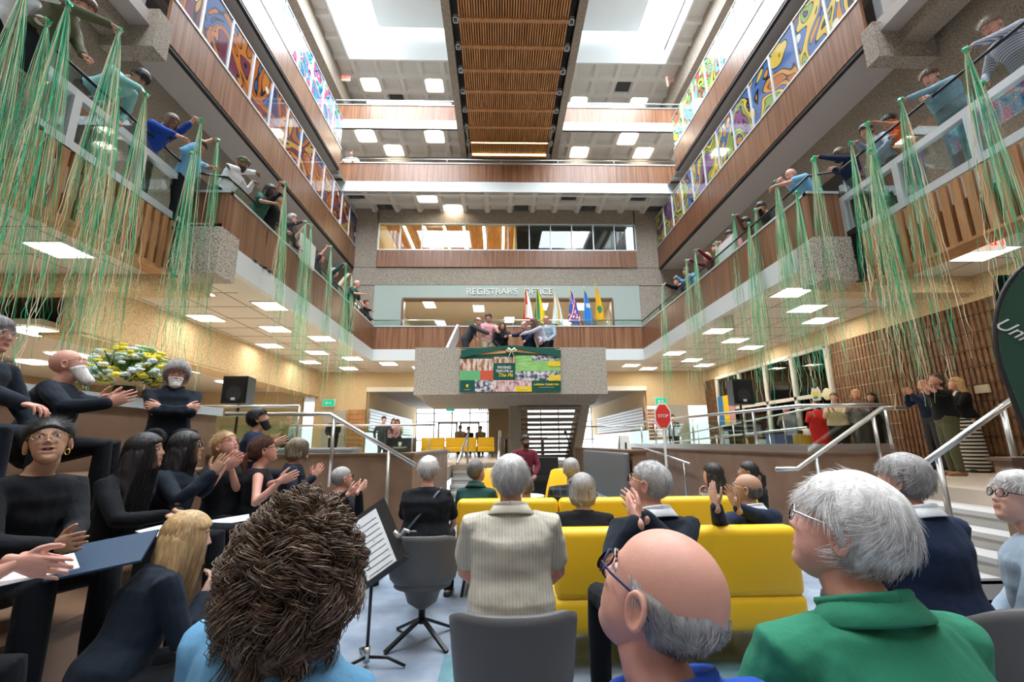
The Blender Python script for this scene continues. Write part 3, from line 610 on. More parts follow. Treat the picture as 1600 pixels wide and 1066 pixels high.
rail('dark metal handrail on the right second-floor balcony', [(XRn, -4, 5.80), (XRn, JR-.1, 5.80), (XR+.1, JR+.05, 5.80), (XR+.02, JR+.3, 5.70), (XR+.02, YF, 5.68)], .02, [((XR+.02, y, 5.5), (XR+.02, y, 5.68)) for y in (8.5, 10.3, 12.1, 13.9)], 'dark_metal', [((XR+.02, JR+.1, 5.48), (XR+.02, YF, 5.48), 0, .18)])
rail('steel handrail across the far second-floor balcony, left of the landing', [(XL, YF+.02, 5.72), (-1.9, YF+.02, 5.72)], .02, [((x, YF+.02, 5.5), (x, YF+.02, 5.72)) for x in (-3.4, -2.2)], pane=[((XL, YF+.03, 5.51), (-1.9, YF+.03, 5.51), 0, .2)])
rail('steel handrail across the far second-floor balcony, before the flags', [(-1.2, YF+.02, 5.72), (XR, YF+.02, 5.72)], .02, [((x, YF+.02, 5.5), (x, YF+.02, 5.72)) for x in (.5, 2.2, 3.9)], pane=[((-1.2, YF+.03, 5.51), (XR, YF+.03, 5.51), 0, .2)])
rail('steel handrail on the fourth far gallery', [(-6.3, YF+.02, 12.16), (7.2, YF+.02, 12.16)], .018, [((x, YF+.02, 11.98), (x, YF+.02, 12.16)) for x in (-4.2, -2, .1, 2.3, 4.5)])
# ---- pit rails
rail('steel stair handrail rising right, in front of the far wall of the right steps', [(3.55, 6.0, 1.07), (3.83, 6.0, 1.07), (5.09, 6.0, 1.84), (5.4, 6.0, 1.84)], .03, [((4.1, 6.0, .3), (4.1, 6.0, 1.25)), ((4.95, 6.0, .87), (4.95, 6.0, 1.76))])
rail('steel stair handrail rising right, nearest, before the woman in olive trousers', [(3.6, 4.2, 1.06), (4.86, 4.2, 1.80), (5.1, 4.2, 1.80)], .03, [((4.0, 4.2, .2), (4.0, 4.2, 1.3)), ((4.72, 4.2, .8), (4.72, 4.2, 1.74))])
rail('long steel handrail on glass panels along the right pit wall', [(4.12, 14.6, 2.02), (4.12, 6.2, 1.89), (5.25, 6.14, 1.89)], .026, [((4.12, y, 1.3), (4.12, y, 1.9)) for y in (7.4, 8.6, 9.8, 11.0, 12.2, 13.4)]+[((5.25, 6.14, 1.3), (5.25, 6.14, 1.89))], pane=[((4.12, 6.25, 1.3), (4.12, 14.5, 1.3), .05, .52), ((4.15, 6.16, 1.3), (5.22, 6.16, 1.3), .05, .5)])
rail('lower ramp handrail behind the glass at the right', [(4.7, 14.6, 1.35), (4.7, 7.0, 1.62)], .018, [((4.7, y, .9), (4.7, y, 1.55)) for y in (8, 10, 12)])
rail('upper ramp handrail behind the glass at the right', [(5.6, 14.6, 1.62), (5.6, 8.0, 2.0)], .018, [((5.6, y, .9), (5.6, y, 1.9)) for y in (9, 11, 13)])
rail('short steel handrail down the right pit wall', [(3.9, 13.4, 1.36), (3.9, 9.6, .98)], .024, [((3.9, 9.9, .2), (3.9, 9.9, 1.0))])
rail('steel stair handrail falling right, before the left pit wall', [(-3.75, 6.45, 1.84), (-2.33, 6.45, 1.83), (-1.13, 6.45, 1.14)], .03, [((-2.27, 6.45, .87), (-2.27, 6.45, 1.78)), ((-1.5, 6.45, .14), (-1.5, 6.45, 1.34))])
rail('glass balustrade with steel top rail at the left of the pit', [(-4.6, 6.9, 1.98), (-2.95, 6.9, 1.98)], .022, [((-2.95, 6.9, 1.3), (-2.95, 6.9, 1.98))], pane=[((-4.6, 6.92, 1.3), (-2.98, 6.92, 1.3), 0, .62)])
rail('thin steel rail behind the left pit wall', [(-4.2, 9.5, 1.80), (-1.3, 9.5, 1.80)], .02, [((-1.4, 9.5, .9), (-1.4, 9.5, 1.78)), ((-1.75, 9.5, .9), (-1.75, 9.5, 1.78))], pane=[((-4.2, 9.52, 1.0), (-1.8, 9.52, 1.0), 0, .74)])
rail('steel stair handrail at the left side of the far steps', [(-.95, 10.79, .98), (-.82, 12.7, 1.75)], .03, [((-.84, 12.6, .9), (-.84, 12.6, 1.7))])
rail('steel stair handrail in the middle of the far steps', [(-.02, 10.79, .98), (.02, 12.7, 1.75)], .03, [((.02, 12.6, .9), (.02, 12.6, 1.7))])
rail('thin steel rail right of the open stair', [(2.35, 13, 1.86), (4.1, 13, 1.86)], .02, [((2.6, 13, 1.2), (2.6, 13, 2.4))])
# ================================================================== PEOPLE
def sm(x, a, b):
    t = np.clip((x-a)/(b-a), 0, 1); return t*t*(3-2*t)
def g3(x, c, s): return np.exp(-((x-c)/s)**2)
_ico = {}
def ico(n):
    if n not in _ico:
        bm = bmesh.new(); bmesh.ops.create_icosphere(bm, subdivisions=n, radius=1)
        _ico[n] = (np.array([v.co[:] for v in bm.verts]), [tuple(v.index for v in f.verts) for f in bm.faces]); bm.free()
    return _ico[n]
def ell(c, r, n=3, rot=None):
    v, f = ico(n); v = v*np.array(r)
    if rot is not None: v = v@np.array(rot).T
    return v+np.array(c), f
def remesh(parts, voxel, smooth=2, noise=0):
    """one continuous skin over overlapping closed pieces"""
    mb = MB()
    for v, f in parts: mb.add(v, f)
    me = bpy.data.meshes.new('tmp'); me.from_pydata(np.concatenate(mb.v).tolist(), [], mb.f); me.update()
    o = bpy.data.objects.new('tmp', me); COL.objects.link(o)
    m = o.modifiers.new('r', 'REMESH'); m.mode = 'VOXEL'; m.voxel_size = voxel
    s = o.modifiers.new('s', 'SMOOTH'); s.factor = .5; s.iterations = smooth
    dg = bpy.context.evaluated_depsgraph_get(); ev = o.evaluated_get(dg); em = ev.to_mesh()
    V = np.zeros(len(em.vertices)*3); em.vertices.foreach_get('co', V); V = V.reshape(-1, 3)
    F = [tuple(p.vertices) for p in em.polygons]
    ev.to_mesh_clear(); bpy.data.objects.remove(o); bpy.data.meshes.remove(me)
    return V, F
def vnoise(V, sc, seed=0):
    """cheap smooth pseudo-noise of a point set, about -1..1"""
    r = np.random.RandomState(seed); o = np.zeros(len(V))
    for k in range(5):
        d = r.randn(3); d /= np.linalg.norm(d); o += np.sin(V@d*sc*(1+.35*k)+r.rand()*6.28+1.3*np.sin(V@r.randn(3)*sc*.5))
    return o/5*1.4

# ---- head: x right, y forward, z up, origin between the ears, chin near z=-.115, crown z=.118
def head_pts(res, fem=0, old=0, wide=1.0, mouth='smile'):
    D, F = ico(res); D = D.copy()
    def rayell(c, r):
        c = np.array(c); r = np.array(r); a = (D**2/r**2).sum(1); b = -2*(D*c/r**2).sum(1); cc = (c**2/r**2).sum()-1
        dis = b*b-4*a*cc; return np.where(dis > 0, (-b+np.sqrt(np.maximum(dis, 0)))/(2*a), 0)
    r1 = rayell((0, -.012, .028), (.0755, .098, .090)); r2 = rayell((0, .022, -.040), (.060-.004*fem, .070, .073)); r3 = rayell((0, .045, -.082), (.034-.004*fem, .036, .032))
    k = 90.; r = np.log(np.exp(k*r1)+np.exp(k*r2)+np.exp(k*r3)*.8)/k
    V = D*r[:, None]; x, y, z = V.T.copy(); fr = sm(y, .03, .07); ax = np.abs(x)
    V[:, 1] = np.where(y > .078, .078+(y-.078)*.55, y)               # flatter face
    d = np.zeros(len(V))
    d += fr*g3(x, 0, .0105)*(.006*g3(z, .012, .016)+.013*g3(z, -.006, .012)+.021*g3(z, -.0225, .0095))      # nose ridge and tip
    d += fr*(.008*g3(ax, .0125, .006)*g3(z, -.027, .007))                                     # nostril wings
    d -= fr*.010*g3(ax, .031, .014)*g3(z, .012, .0115)                                         # eye sockets
    d += fr*(.0045*g3(ax, .026, .024)*g3(z, .031, .008))*(1-.5*fem)                              # brow
    d += fr*.005*g3(ax, .040, .016)*g3(z, -.018, .016)                                         # cheekbones
    lw = .024
    d += fr*sm(-ax, -lw-.006, -lw+.012)*(.0065*g3(z, -.050, .0055)+.007*g3(z, -.0625, .006)-.0055*g3(z, -.0563, .0028))
    d -= fr*.003*g3(z, -.074, .006)*g3(ax, 0, .02)
    d += fr*.006*g3(z, -.094, .014)*g3(ax, 0, .018)                                            # chin
    if old: d -= fr*.0022*g3(ax-.018-(-.02-z)*.45, 0, .004)*g3(z, -.045, .022)                 # nose-mouth folds
    V[:, 1] += d
    if mouth == 'open':
        w = fr*g3(ax, 0, .022)*g3(z, -.058, .006); V[:, 1] -= w*.012; V[:, 2] -= fr*g3(ax, 0, .04)*sm(-z, .055, .075)*.010
    V[:, 0] *= wide
    V[:, 0] *= 1-.05*g3(z, -.005, .03)*sm(y, .02, .05)
    return V, F
def ear(side, res):
    V, F = ico(max(2, res-1)); V = V.copy(); r = np.hypot(V[:, 1], V[:, 2]*1.0)
    P = np.stack([V[:, 0]*.008, V[:, 1]*.0185, V[:, 2]*.032], 1)
    out = V[:, 0] > 0
    P[:, 0] += np.where(out, .006*sm(r, .45, .85)-.005*g3(r, .35, .28), 0)
    P[:, 0] += .35*np.maximum(0, -P[:, 1])+.002; P[:, 1] *= 1+.25*sm(P[:, 2], -.02, .03); P[:, 1] -= .15*P[:, 2]*-1
    P = P+np.array([.074, -.008, -.006]); 
    if side < 0: P = P*np.array([-1, 1, 1]); F = [f[::-1] for f in F]
    return P, F
_hc = {}
def head_mesh(res, fem, old, wide, mouth):
    key = (res, fem, old, wide, mouth)
    if key in _hc: return _hc[key]
    V, F = head_pts(res, fem, old, wide, mouth)
    x, y, z = V.T; ax = np.abs(x)
    C = V[np.array(F)].mean(1); cx, cy, cz = C.T
    lip = (cy > .06) & (np.abs(cx) < .024-.35*np.abs(cz+.0565)) & (np.abs(cz+.0565-.05*np.abs(cx)) < .011) if res > 3 else np.zeros(len(F), bool)
    inner = lip & (np.abs(cz+.058) < (.0065 if mouth == 'open' else .0022)) & (np.abs(cx) < .019)
    mi = [2 if i else 1 if l else 0 for l, i in zip(lip, inner)]
    mb = MB(); mb.add(V, F); mb.m = mi
    for s in (-1, 1):
        e = ear(s, res-1); mb.add(e[0]*np.array([wide, 1, 1]), e[1], 0)
    _hc[key] = (np.concatenate(mb.v), mb.f, mb.m, len(V)); return _hc[key]
# ---- hands: wrist at origin, fingers along +y, palm faces -z, thumb on +x (mirror for the other)
_hand = {}
def hand_mesh(kind, res):
    key = (kind, res)
    if key in _hand: return _hand[key]
    curl = {'flat': (4, 6, 5), 'relax': (22, 30, 20), 'grip': (62, 80, 50), 'cup': (14, 18, 12), 'fist': (80, 95, 60)}[kind]
    parts = [loft([(0, -.03, 0), (0, 0, 0), (0, .03, 0), (-.002, .062, 0), (-.002, .088, -.001)], [(.027, .020), (.029, .018), (.038, .016), (.042, .0145), (.039, .0115)], n=12, ref=(1, 0, 0))]
    parts.append(loft([(.022, .012, -.007), (.030, .035, -.012), (.030, .055, -.010)], [.014, .015, .011], n=8))
    spec = [(.031, .086, .072, 3), (.0105, .092, .080, 1), (-.0105, .090, .075, -1.5), (-.031, .082, .060, -5)]
    for i, (x0, y0, L, sp) in enumerate(spec):
        p = np.array([x0, y0-.012, 0.]); a = 0; P = [p.copy()]; seg = (L*.45, L*.31, L*.26)
        sx = math.sin(math.radians(sp)); 
        for c, s in zip(curl, seg):
            a += math.radians(c*(1+.06*i)); p = p+s*np.array([sx*math.cos(a), math.cos(a), -math.sin(a)]); P.append(p.copy())
        R = [.0092, .0086, .0078, .0062]; 
        if i == 3: R = [q*.88 for q in R]
        parts.append(loft(P, R, n=8))
    t = {'flat': (.78, .62, -.12), 'relax': (.6, .70, -.35), 'grip': (.15, .80, -.6), 'cup': (.7, .66, -.3), 'fist': (-.3, .7, -.6)}[kind]
    t = np.array(t)/np.linalg.norm(t); b = np.array([.024, .018, -.008])
    parts.append(loft([b, b+t*.038, b+t*.038+(t*.6+np.array([0, .5, -.05]))*.030, b+t*.038+(t*.5+np.array([0, .65, -.05]))*.056], [.0135, .0108, .0098, .0075], n=8))
    r = remesh(parts, .0034 if res else .006, 1 if res else 0); _hand[key] = r; return r
def frame(y, z):
    y = np.array(y, float); y /= np.linalg.norm(y); z = np.array(z, float); z = z-(z@y)*y; n = np.linalg.norm(z)
    z = z/n if n > 1e-6 else np.array([0, 0, 1.]); x = np.cross(y, z); return np.stack([x, y, z], 1)
def Rz(a): c, s = math.cos(a), math.sin(a); return np.array([[c, -s, 0], [s, c, 0], [0, 0, 1.]])
def Rx(a): c, s = math.cos(a), math.sin(a); return np.array([[1., 0, 0], [0, c, -s], [0, s, c]])
def Ry(a): c, s = math.cos(a), math.sin(a); return np.array([[c, 0, s], [0, 1., 0], [-s, 0, c]])
SKIN = {'light': (.62, .34, .25), 'pink': (.66, .33, .25), 'tan': (.46, .25, .16), 'olive': (.50, .29, .19), 'brown': (.26, .13, .075), 'pale': (.70, .42, .33)}
def skinmat(k):
    c = SKIN[k]; return mat('skin_'+k, c, .5, spec=.4, noise=(9, .07, S1), bump=(60, .05, S1), sub=.06)
mat('lip', (.50, .20, .16), .4); mat('mouth_dark', (.16, .03, .03), .5); mat('teeth', (.85, .82, .76), .3); mat('eye_white', (.80, .78, .76), .2); mat('iris', (.06, .035, .02), .2); mat('iris_blue', (.12, .2, .25), .2)
mat('glass_frame', (.02, .02, .025), .3, .3); mat('glass_frame_gold', (.42, .30, .14), .25, .9); mat('glass_frame_red', (.30, .05, .06), .3); mat('shoe', (.015, .015, .017), .35); mat('sandal', (.30, .14, .07), .5)
glassy('lens', (.97, .97, .99), 0, ior=1.18)
def clothmat(name, col, rough=.85, stripes=None, plaid=None):
    key = 'cloth_'+name
    if key in MATS: return MATS[key]
    m = mat(key, col, rough, bump=(11, .7, (1, 1, .6)), spec=.2, sheen=.03)
    nt = m.node_tree; b = nt.nodes['Principled BSDF']
    tc = nt.nodes.new('ShaderNodeTexCoord')
    if stripes:
        sc, ax, c2, th = stripes; sp = nt.nodes.new('ShaderNodeSeparateXYZ'); nt.links.new(tc.outputs['Object'], sp.inputs[0])
        a = nn(nt, 'ShaderNodeMath', operation='MULTIPLY'); a.inputs[1].default_value = sc; nt.links.new(sp.outputs[ax], a.inputs[0])
        f = nn(nt, 'ShaderNodeMath', operation='FRACT'); nt.links.new(a.outputs[0], f.inputs[0]); l = nn(nt, 'ShaderNodeMath', operation='LESS_THAN'); l.inputs[1].default_value = th; nt.links.new(f.outputs[0], l.inputs[0])
        x = nn(nt, 'ShaderNodeMixRGB'); x.inputs[1].default_value = (*col, 1); x.inputs[2].default_value = (*c2, 1); nt.links.new(l.outputs[0], x.inputs[0]); nt.links.new(x.outputs[0], b.inputs['Base Color'])
    if plaid:
        sp = nt.nodes.new('ShaderNodeSeparateXYZ'); nt.links.new(tc.outputs['Object'], sp.inputs[0]); last = None
        for ax, c2 in (('X', plaid[0]), ('Z', plaid[1])):
            a = nn(nt, 'ShaderNodeMath', operation='MULTIPLY'); a.inputs[1].default_value = 14; nt.links.new(sp.outputs[ax], a.inputs[0])
            f = nn(nt, 'ShaderNodeMath', operation='FRACT'); nt.links.new(a.outputs[0], f.inputs[0]); l = nn(nt, 'ShaderNodeMath', operation='LESS_THAN'); l.inputs[1].default_value = .3; nt.links.new(f.outputs[0], l.inputs[0])
            l2 = nn(nt, 'ShaderNodeMath', operation='MULTIPLY'); l2.inputs[1].default_value = .6; nt.links.new(l.outputs[0], l2.inputs[0])
            x = nn(nt, 'ShaderNodeMixRGB'); x.inputs[1].default_value = (*col, 1); x.inputs[2].default_value = (*c2, 1); nt.links.new(l2.outputs[0], x.inputs[0])
            if last: nt.links.new(last.outputs[0], x.inputs[1])
            last = x
        nt.links.new(last.outputs[0], b.inputs['Base Color'])
    return m
CL = {'black': (.007, .008, .011), 'blackb': (.010, .016, .026), 'navy': (.012, .022, .055), 'green': (.025, .185, .105), 'denim': (.12, .29, .46), 'cream': (.62, .57, .47), 'forest': (.02, .07, .065), 'white': (.72, .74, .76), 'orange': (.75, .13, .03),
      'cardigan': (.20, .33, .40), 'jeans': (.14, .26, .36), 'darkjeans': (.02, .04, .07), 'teal': (.25, .52, .52), 'blue': (.015, .06, .35), 'lightblue': (.20, .45, .70), 'maroon': (.14, .015, .03), 'pink': (.60, .16, .22), 'charcoal': (.045, .045, .055), 'lilac': (.42, .42, .50), 'olive': (.10, .10, .055),
      'red': (.65, .02, .03), 'beige': (.60, .48, .34), 'greyblue': (.28, .35, .42), 'mauve': (.40, .22, .33), 'grey': (.16, .15, .16), 'sweatpink': (.60, .30, .33), 'brown': (.14, .08, .05), 'khaki': (.30, .24, .15), 'darkgreen': (.02, .08, .06), 'paleyellow': (.55, .55, .35), 'violet': (.22, .16, .30)}
HAIRC = {'white': (.82, .79, .76), 'grey': (.36, .34, .33), 'darkgrey': (.13, .12, .12), 'brown': (.12, .062, .034), 'auburn': (.13, .045, .022), 'black': (.012, .010, .011), 'blond': (.52, .33, .15), 'ash': (.26, .20, .14), 'lightgrey': (.52, .50, .49)}
def hairmat(k):
    key = 'hair_'+k
    if key in MATS: return MATS[key]
    c = HAIRC[k]; return ramp_mat(key, 'noise', 9, (7, 7, 1.1), [(.3, tuple(q*(.5 if c[0] < .3 else .72) for q in c)), (.5, c), (.72, tuple(min(1, q*1.35+.01) for q in c))], .5, .35, det=7, dist=.6, spec=.5)

def ik(a, b, l1, l2, hint):
    a, b = np.array(a, float), np.array(b, float); d = b-a; L = np.linalg.norm(d); mx = (l1+l2)*.995
    if L > mx: b = a+d/L*mx; d = b-a; L = mx
    L = max(L, .12); u = d/np.linalg.norm(d); c = (l1*l1+L*L-l2*l2)/(2*L); h = math.sqrt(max(0, l1*l1-c*c)); hint = np.array(hint, float); hint -= (hint@u)*u; n = np.linalg.norm(hint)
    if n < 1e-6: hint = np.array([0, 0, -1.]); n = 1
    return a+u*c+hint/n*h, b
HAND_POSES = {  # (wrist target right hand, elbow hint, finger dir, palm-facing dir, hand kind), all in the chest frame: x right, y forward, z up from mid-shoulder
    'clap': ((.055, .34, -.10), (.6, -.1, -1), (-.10, .75, .62), (-1, .0, .1), 'flat'),
    'claphigh': ((.06, .30, .02), (.6, -.1, -1), (-.10, .35, .92), (-1, .0, .1), 'flat'),
    'lap': ((.10, .27, -.42), (1, -.3, -.3), (-.45, .85, -.2), (0, .1, -1), 'relax'),
    'rail': ((.20, .33, -.32), (1, -.4, -.4), (-.3, .9, -.2), (0, 0, -1), 'grip'),
    'side': ((.27, .02, -.50), (.4, -1, 0), (0, .1, -1), (-1, 0, 0), 'relax'),
    'reach': ((.12, .56, .10), (.7, .0, -1), (0, 1, .05), (0, 0, -1), 'grip'),
    'reachup': ((.14, .42, .34), (.8, .1, -.8), (0, .7, .6), (0, -.2, -1), 'grip'),
    'reachdown': ((.10, .50, -.20), (.8, .0, -.6), (0, .9, -.4), (0, 0, -1), 'grip'),
    'cross': ((-.10, .18, -.19), (.9, .3, -.6), (-.95, .1, .15), (.1, -1, 0), 'relax'),
    'phone': ((.03, .36, .16), (.8, 0, -1), (-.2, .3, .9), (-.3, .9, 0), 'grip'),
    'chin': ((.04, .20, -.04), (.6, 0, -1), (-.3, .1, .9), (-.5, -.8, 0), 'relax'),
    'open': ((.14, .34, -.16), (.8, -.1, -1), (.1, .85, .35), (-.8, 0, .5), 'cup'),
}
def person(label, head, yaw, pose='sit', look=None, lean=5, side=0, twist=0, L='lap', R='lap', skin='light', hair=('short', 'brown'), top='black', bottom='black', q=1, scale=1.0, fem=0, old=0, girth=1.0, sleeves='long', group=None, glasses=None,
           mouth='smile', collar=None, shoes='shoe', skirt=False, beard=None, face=True, wide=1.0, topmat=None, botmat=None, legs=True, neckline=0, jacket=False, top2=None, name='person', hd=False, kneeyaw=0, foot_z=None):
    """head: where the middle of the head is; yaw: compass of the chest (0 looks away from the camera, +y; 90 looks to +x); look: compass yaw, upward pitch, roll of the head"""
    s = scale; T0 = Rz(-math.radians(yaw)); Tt = T0@Rz(-math.radians(twist))@Rx(-math.radians(lean))@Ry(math.radians(side))
    ly, lp, lr = look or (yaw, 0, 0); Hm = Rz(-math.radians(ly))@Rx(math.radians(lp))@Ry(math.radians(lr))
    hc = np.array(head, float)
    neck_top = hc+Hm@np.array([0, -.018, -.085])*s; 
    sh_mid = neck_top-(Tt@np.array([0, .022, .095]))*s                       # between the shoulder joints
    pel = sh_mid-Tt@np.array([0, 0, .46])*s; pel = pel+T0@np.array([0, .015, 0])
    G = girth; sw = (.175 if fem else .195)*s; hipw = .09*s
    base = (pel[0], pel[1], 0)
    res = 6 if hd else 5 if q >= 2 else 4 if q == 1 else 3
    vox = {3: .008, 2: .011, 1: .018, 0: .026}[q]
    zfloor = foot_z if foot_z is not None else (pel[2]-(.93 if pose == 'stand' else .56)*s)
    root = thing(name, label, 'person', (pel[0], pel[1], zfloor), group); o0 = np.array([pel[0], pel[1], zfloor])
    W = lambda p: sh_mid+Tt@(np.array(p, float)*s)
    # torso rings from hip to shoulder
    def torso(inf, lo=-.52, g=G, hem=None):
        P, R = [], []
        for z, rx, ry, yo in ((-.44, .160, .118, 0), (-.38, .166, .122, .0), (-.28, (.140 if fem else .150), .108, .012), (-.18, .152, .115, .012), (-.08, .168, .116, .0), (-.02, .168, .088, -.006), (.012, .135, .072, -.008), (.045, .085, .060, -.008)):
            if z < lo or z > .03: continue
            k = g if z < -.05 else 1+(g-1)*.4
            P.append(W((0, yo, z))); R.append((rx*s*k+inf, ry*s*(k if z > -.1 else k**1.4)+inf))
        return P, R
    Tx = Tt@np.array([1., 0, 0])
    sP, sR = torso(.0)
    arms = {}
    for nm, sd in (('R', 1), ('L', -1)):
        spec = R if nm == 'R' else L
        if isinstance(spec, str): spec = HAND_POSES[spec]
        tgt, hint, fd, pn, kind = spec; mx = np.array([sd, 1, 1])
        shp = W(np.array([sw/s*sd, -.004, -.034]))
        w = W(np.array(tgt)*mx) if not isinstance(tgt, Vector) else np.array(tgt)
        e, w = ik(shp, w, .285*s, .25*s, Tt@(np.array(hint)*mx)); arms[nm] = (shp, e, w, Tt@(np.array(fd, float)*mx), Tt@(np.array(pn, float)*mx), kind)
    # legs
    LG = {}
    Yf = T0@Rz(-math.radians(kneeyaw))
    for nm, sd in (('R', 1), ('L', -1)):
        h = pel+T0@np.array([hipw*sd, 0, -.01*s])
        if pose == 'sit':
            kn = h+Yf@np.array([.05*sd, .42*s, .03*s if foot_z is None else .02]); an = kn+Yf@np.array([.0, .02, 0])-np.array([0, 0, max(.1, kn[2]-zfloor-.08)])
        else:
            kn = h+T0@np.array([.005*sd, .03, -.42*s]); an = np.array([kn[0], kn[1], zfloor+.08])+T0@np.array([.01*sd, -.03, 0])
        LG[nm] = (h, kn, an)
    # --- body (skin)
    bp = [loft(sP+[sP[-1]+Tt@np.array([0, 0, .012])*s], [(a-.014, b-.014) for a, b in sR]+[(.06*s, .05*s)], n=16, round_ends=False, ref=Tx)]
    nb = sh_mid+Tt@np.array([0, -.008, .02])*s
    bp.append(loft([nb-Tt@np.array([0, 0, .05])*s, nb+Tt@np.array([0, 0, .03])*s, (nb+neck_top)/2, neck_top, hc+Hm@np.array([0, -.015, -.04])*s], [.060*s, .057*s, (.052 if fem else .058)*s, (.050 if fem else .057)*s, .052*s], n=12))
    for nm in arms:
        a, e, w, fd, pn, kd = arms[nm]; k = .9 if fem else 1
        bp.append(loft([a+(W((0, 0, -.03))-a)*.35, a, a+(e-a)*.35, e, e+(w-e)*.3, w], [.045*s*k, .050*s*k, .044*s*k, .037*s*k, .038*s*k, .025*s*k], n=10))
    if legs:
        for nm in LG:
            h, kn, an = LG[nm]; bp.append(loft([h, h+(kn-h)*.3, kn, kn+(an-kn)*.35, an], [.075*s, .072*s, .052*s, .050*s, .034*s], n=10))
            bp.append(loft([an-T0@np.array([0, .03, .03])*s, an+T0@np.array([0, .06, -.045])*s, an+T0@np.array([0, .14, -.055])*s], [.034*s, .032*s, .026*s], n=8))
    v, f = remesh(bp, vox*1.1, 3)
    mb = MB(); mb.add(v, f, 0)
    hv, hf, hm, nhead = head_mesh(res, fem, old, wide, mouth)
    HV = hv*s@Hm.T+hc; mb.add(HV, hf, 0); mb.m[-len(hf):] = hm
    for nm, sd in (('R', 1), ('L', -1)):
        a, e, w, fd, pn, kd = arms[nm]; v, f = hand_mesh(kd, q >= 2); v = v.copy(); Fm = frame(fd, -pn)
        # thumb side: choose so that the thumb points up/inwards
        thumb = Fm[:, 0]; want = Tt@np.array([-sd*.6, -.2, .9])
        if thumb@want < 0: v[:, 0] *= -1; f = [q_[::-1] for q_ in f]
        mb.add(v*s*(.93 if fem else 1.02)@Fm.T+w, f, 0)
    mb.build('body', [skinmat(skin), 'lip', 'mouth_dark'], root, smooth=True, loc=o0).location = (0, 0, 0)
    def part(nm, V_F, mats, par=root, noise=0, sc=14, seed=1, smooth=True):
        m_ = MB()
        for v, f in V_F: m_.add(v, f)
        ob = m_.build(nm, mats, par, smooth=smooth, loc=o0); ob.location = (0, 0, 0); return ob
    def hp(p): return np.array(p)*s@Hm.T+hc
    # --- eyes, brows
    if face and q >= 1:
        for sd in (-1, 1):
            ev = []; c = (.0315*sd*wide, .0700, .011)
            v, f = ell(c, (.0135, .0115, .0075 if mouth != 'open' else .0085), 3); eb = part('eye', [(hp(v), f)], 'eye_white')
            v, f = ell((c[0], c[1]+.0088, c[2]+.0005), (.0062, .0034, .0062), 2); part('iris', [(hp(v), f)], 'iris', eb)
            if q >= 1 and hair[0] != 'none':
                P = [(sd*.016, .090, .029), (sd*.03, .089, .034), (sd*.046, .077, .030)]; v, f = loft(hp(P), [(.0015*s, .0028*s)]*3, n=6); part('eyebrow', [(v, f)], hairmat('white' if hair[1] in ('white',) else 'grey' if 'grey' in hair[1] else 'brown' if hair[1] != 'black' else 'black'))
            v, f = loft(hp([(c[0]-.0145, c[1]+.0035, c[2]+.004), (c[0], c[1]+.0115, c[2]+.0085), (c[0]+.0145, c[1]+.0035, c[2]+.004)]), [(.0020*s, .0034*s)]*3, n=8); part('eyelid', [(v, f)], skinmat(skin))
        if mouth == 'open' and q >= 2:
            v, f = loft(hp([(-.014, .074, -.0515), (0, .079, -.0525), (.014, .074, -.0515)]), [(.003*s, .003*s)]*3, n=6); part('teeth', [(v, f)], 'teeth')
    # --- hair
    hs, hcol = hair[0], hair[1]; HM = hairmat(hcol)
    if hs not in ('none',):
        P0 = hv[:nhead]; F0 = [q_ for q_ in hf if max(q_) < nhead]; x, y, z = P0.T; ax = np.abs(x)
        n0 = P0-np.array([0, -.01, .02]); n0 = n0/np.linalg.norm(n0, axis=1)[:, None]
        line = .042+.010*np.cos(x*40)-.0*y        # hairline height on the forehead
        back = sm(-y, -.012, .03)
        hairline_z = np.where(y > .05, line, np.interp(y, [-.045, -.03, -.022, .004, .022, .05], [-.062, -.050, -.02, .002, .022, .042]))
        msk = sm(z-hairline_z, -.006, .010)
        if hs in ('bald', 'thin'): z = z+vnoise(P0, 55, 6)*.010
        if hs == 'bald': msk = msk*sm(-z, -.045, -.015)*sm(-y, -.06, -.02)+0
        if hs == 'thin': msk = np.minimum(msk, np.clip(sm(-z, -.085, -.055)+sm(-y, -.02, .02)*.0, 0, 1))
        th = {'crew': .007, 'short': .014, 'bald': .007, 'thin': .006, 'curlymass': .030, 'curlyshort': .026, 'bob': .020, 'long': .017, 'pony': .011, 'wave': .014, 'turban': .03, 'hijab': .02}.get(hs, .014)
        if q >= 2: th *= .85
        d = msk*(th+.003)-.004
        if hs in ('short', 'wave'): d += msk*.010*sm(z, .05, .1)
        if hs in ('curlymass', 'curlyshort', 'wave', 'short'): d += msk*vnoise(P0, 75 if 'curly' in hs else 45, 3)*(.006 if 'curly' in hs else .0025)
        HP = P0+n0*d[:, None]
        keep = [q_ for q_ in F0 if max(msk[i] for i in q_) > .02]
        pieces = [(hp(HP), keep)]
        G0 = Rz(-math.radians(ly))                      # hanging hair keeps to the vertical
        def hang(p): return hc+G0@(np.array(p)*s)
        ex = []
        if hs == 'bob':
            for a in np.linspace(-115, 115, 15):
                t = math.radians(a); cx, cy = math.sin(t), -math.cos(t)
                ex.append(loft([hp((cx*.060, cy*.075-.01, .06)), hp((cx*.084, cy*.098-.01, .0)), hp((cx*.088, cy*.098-.012, -.055)), hp((cx*.076, cy*.085-.01, -.095-.01*math.cos(t)))], [.022*s, .020*s, .021*s, .014*s], n=8))
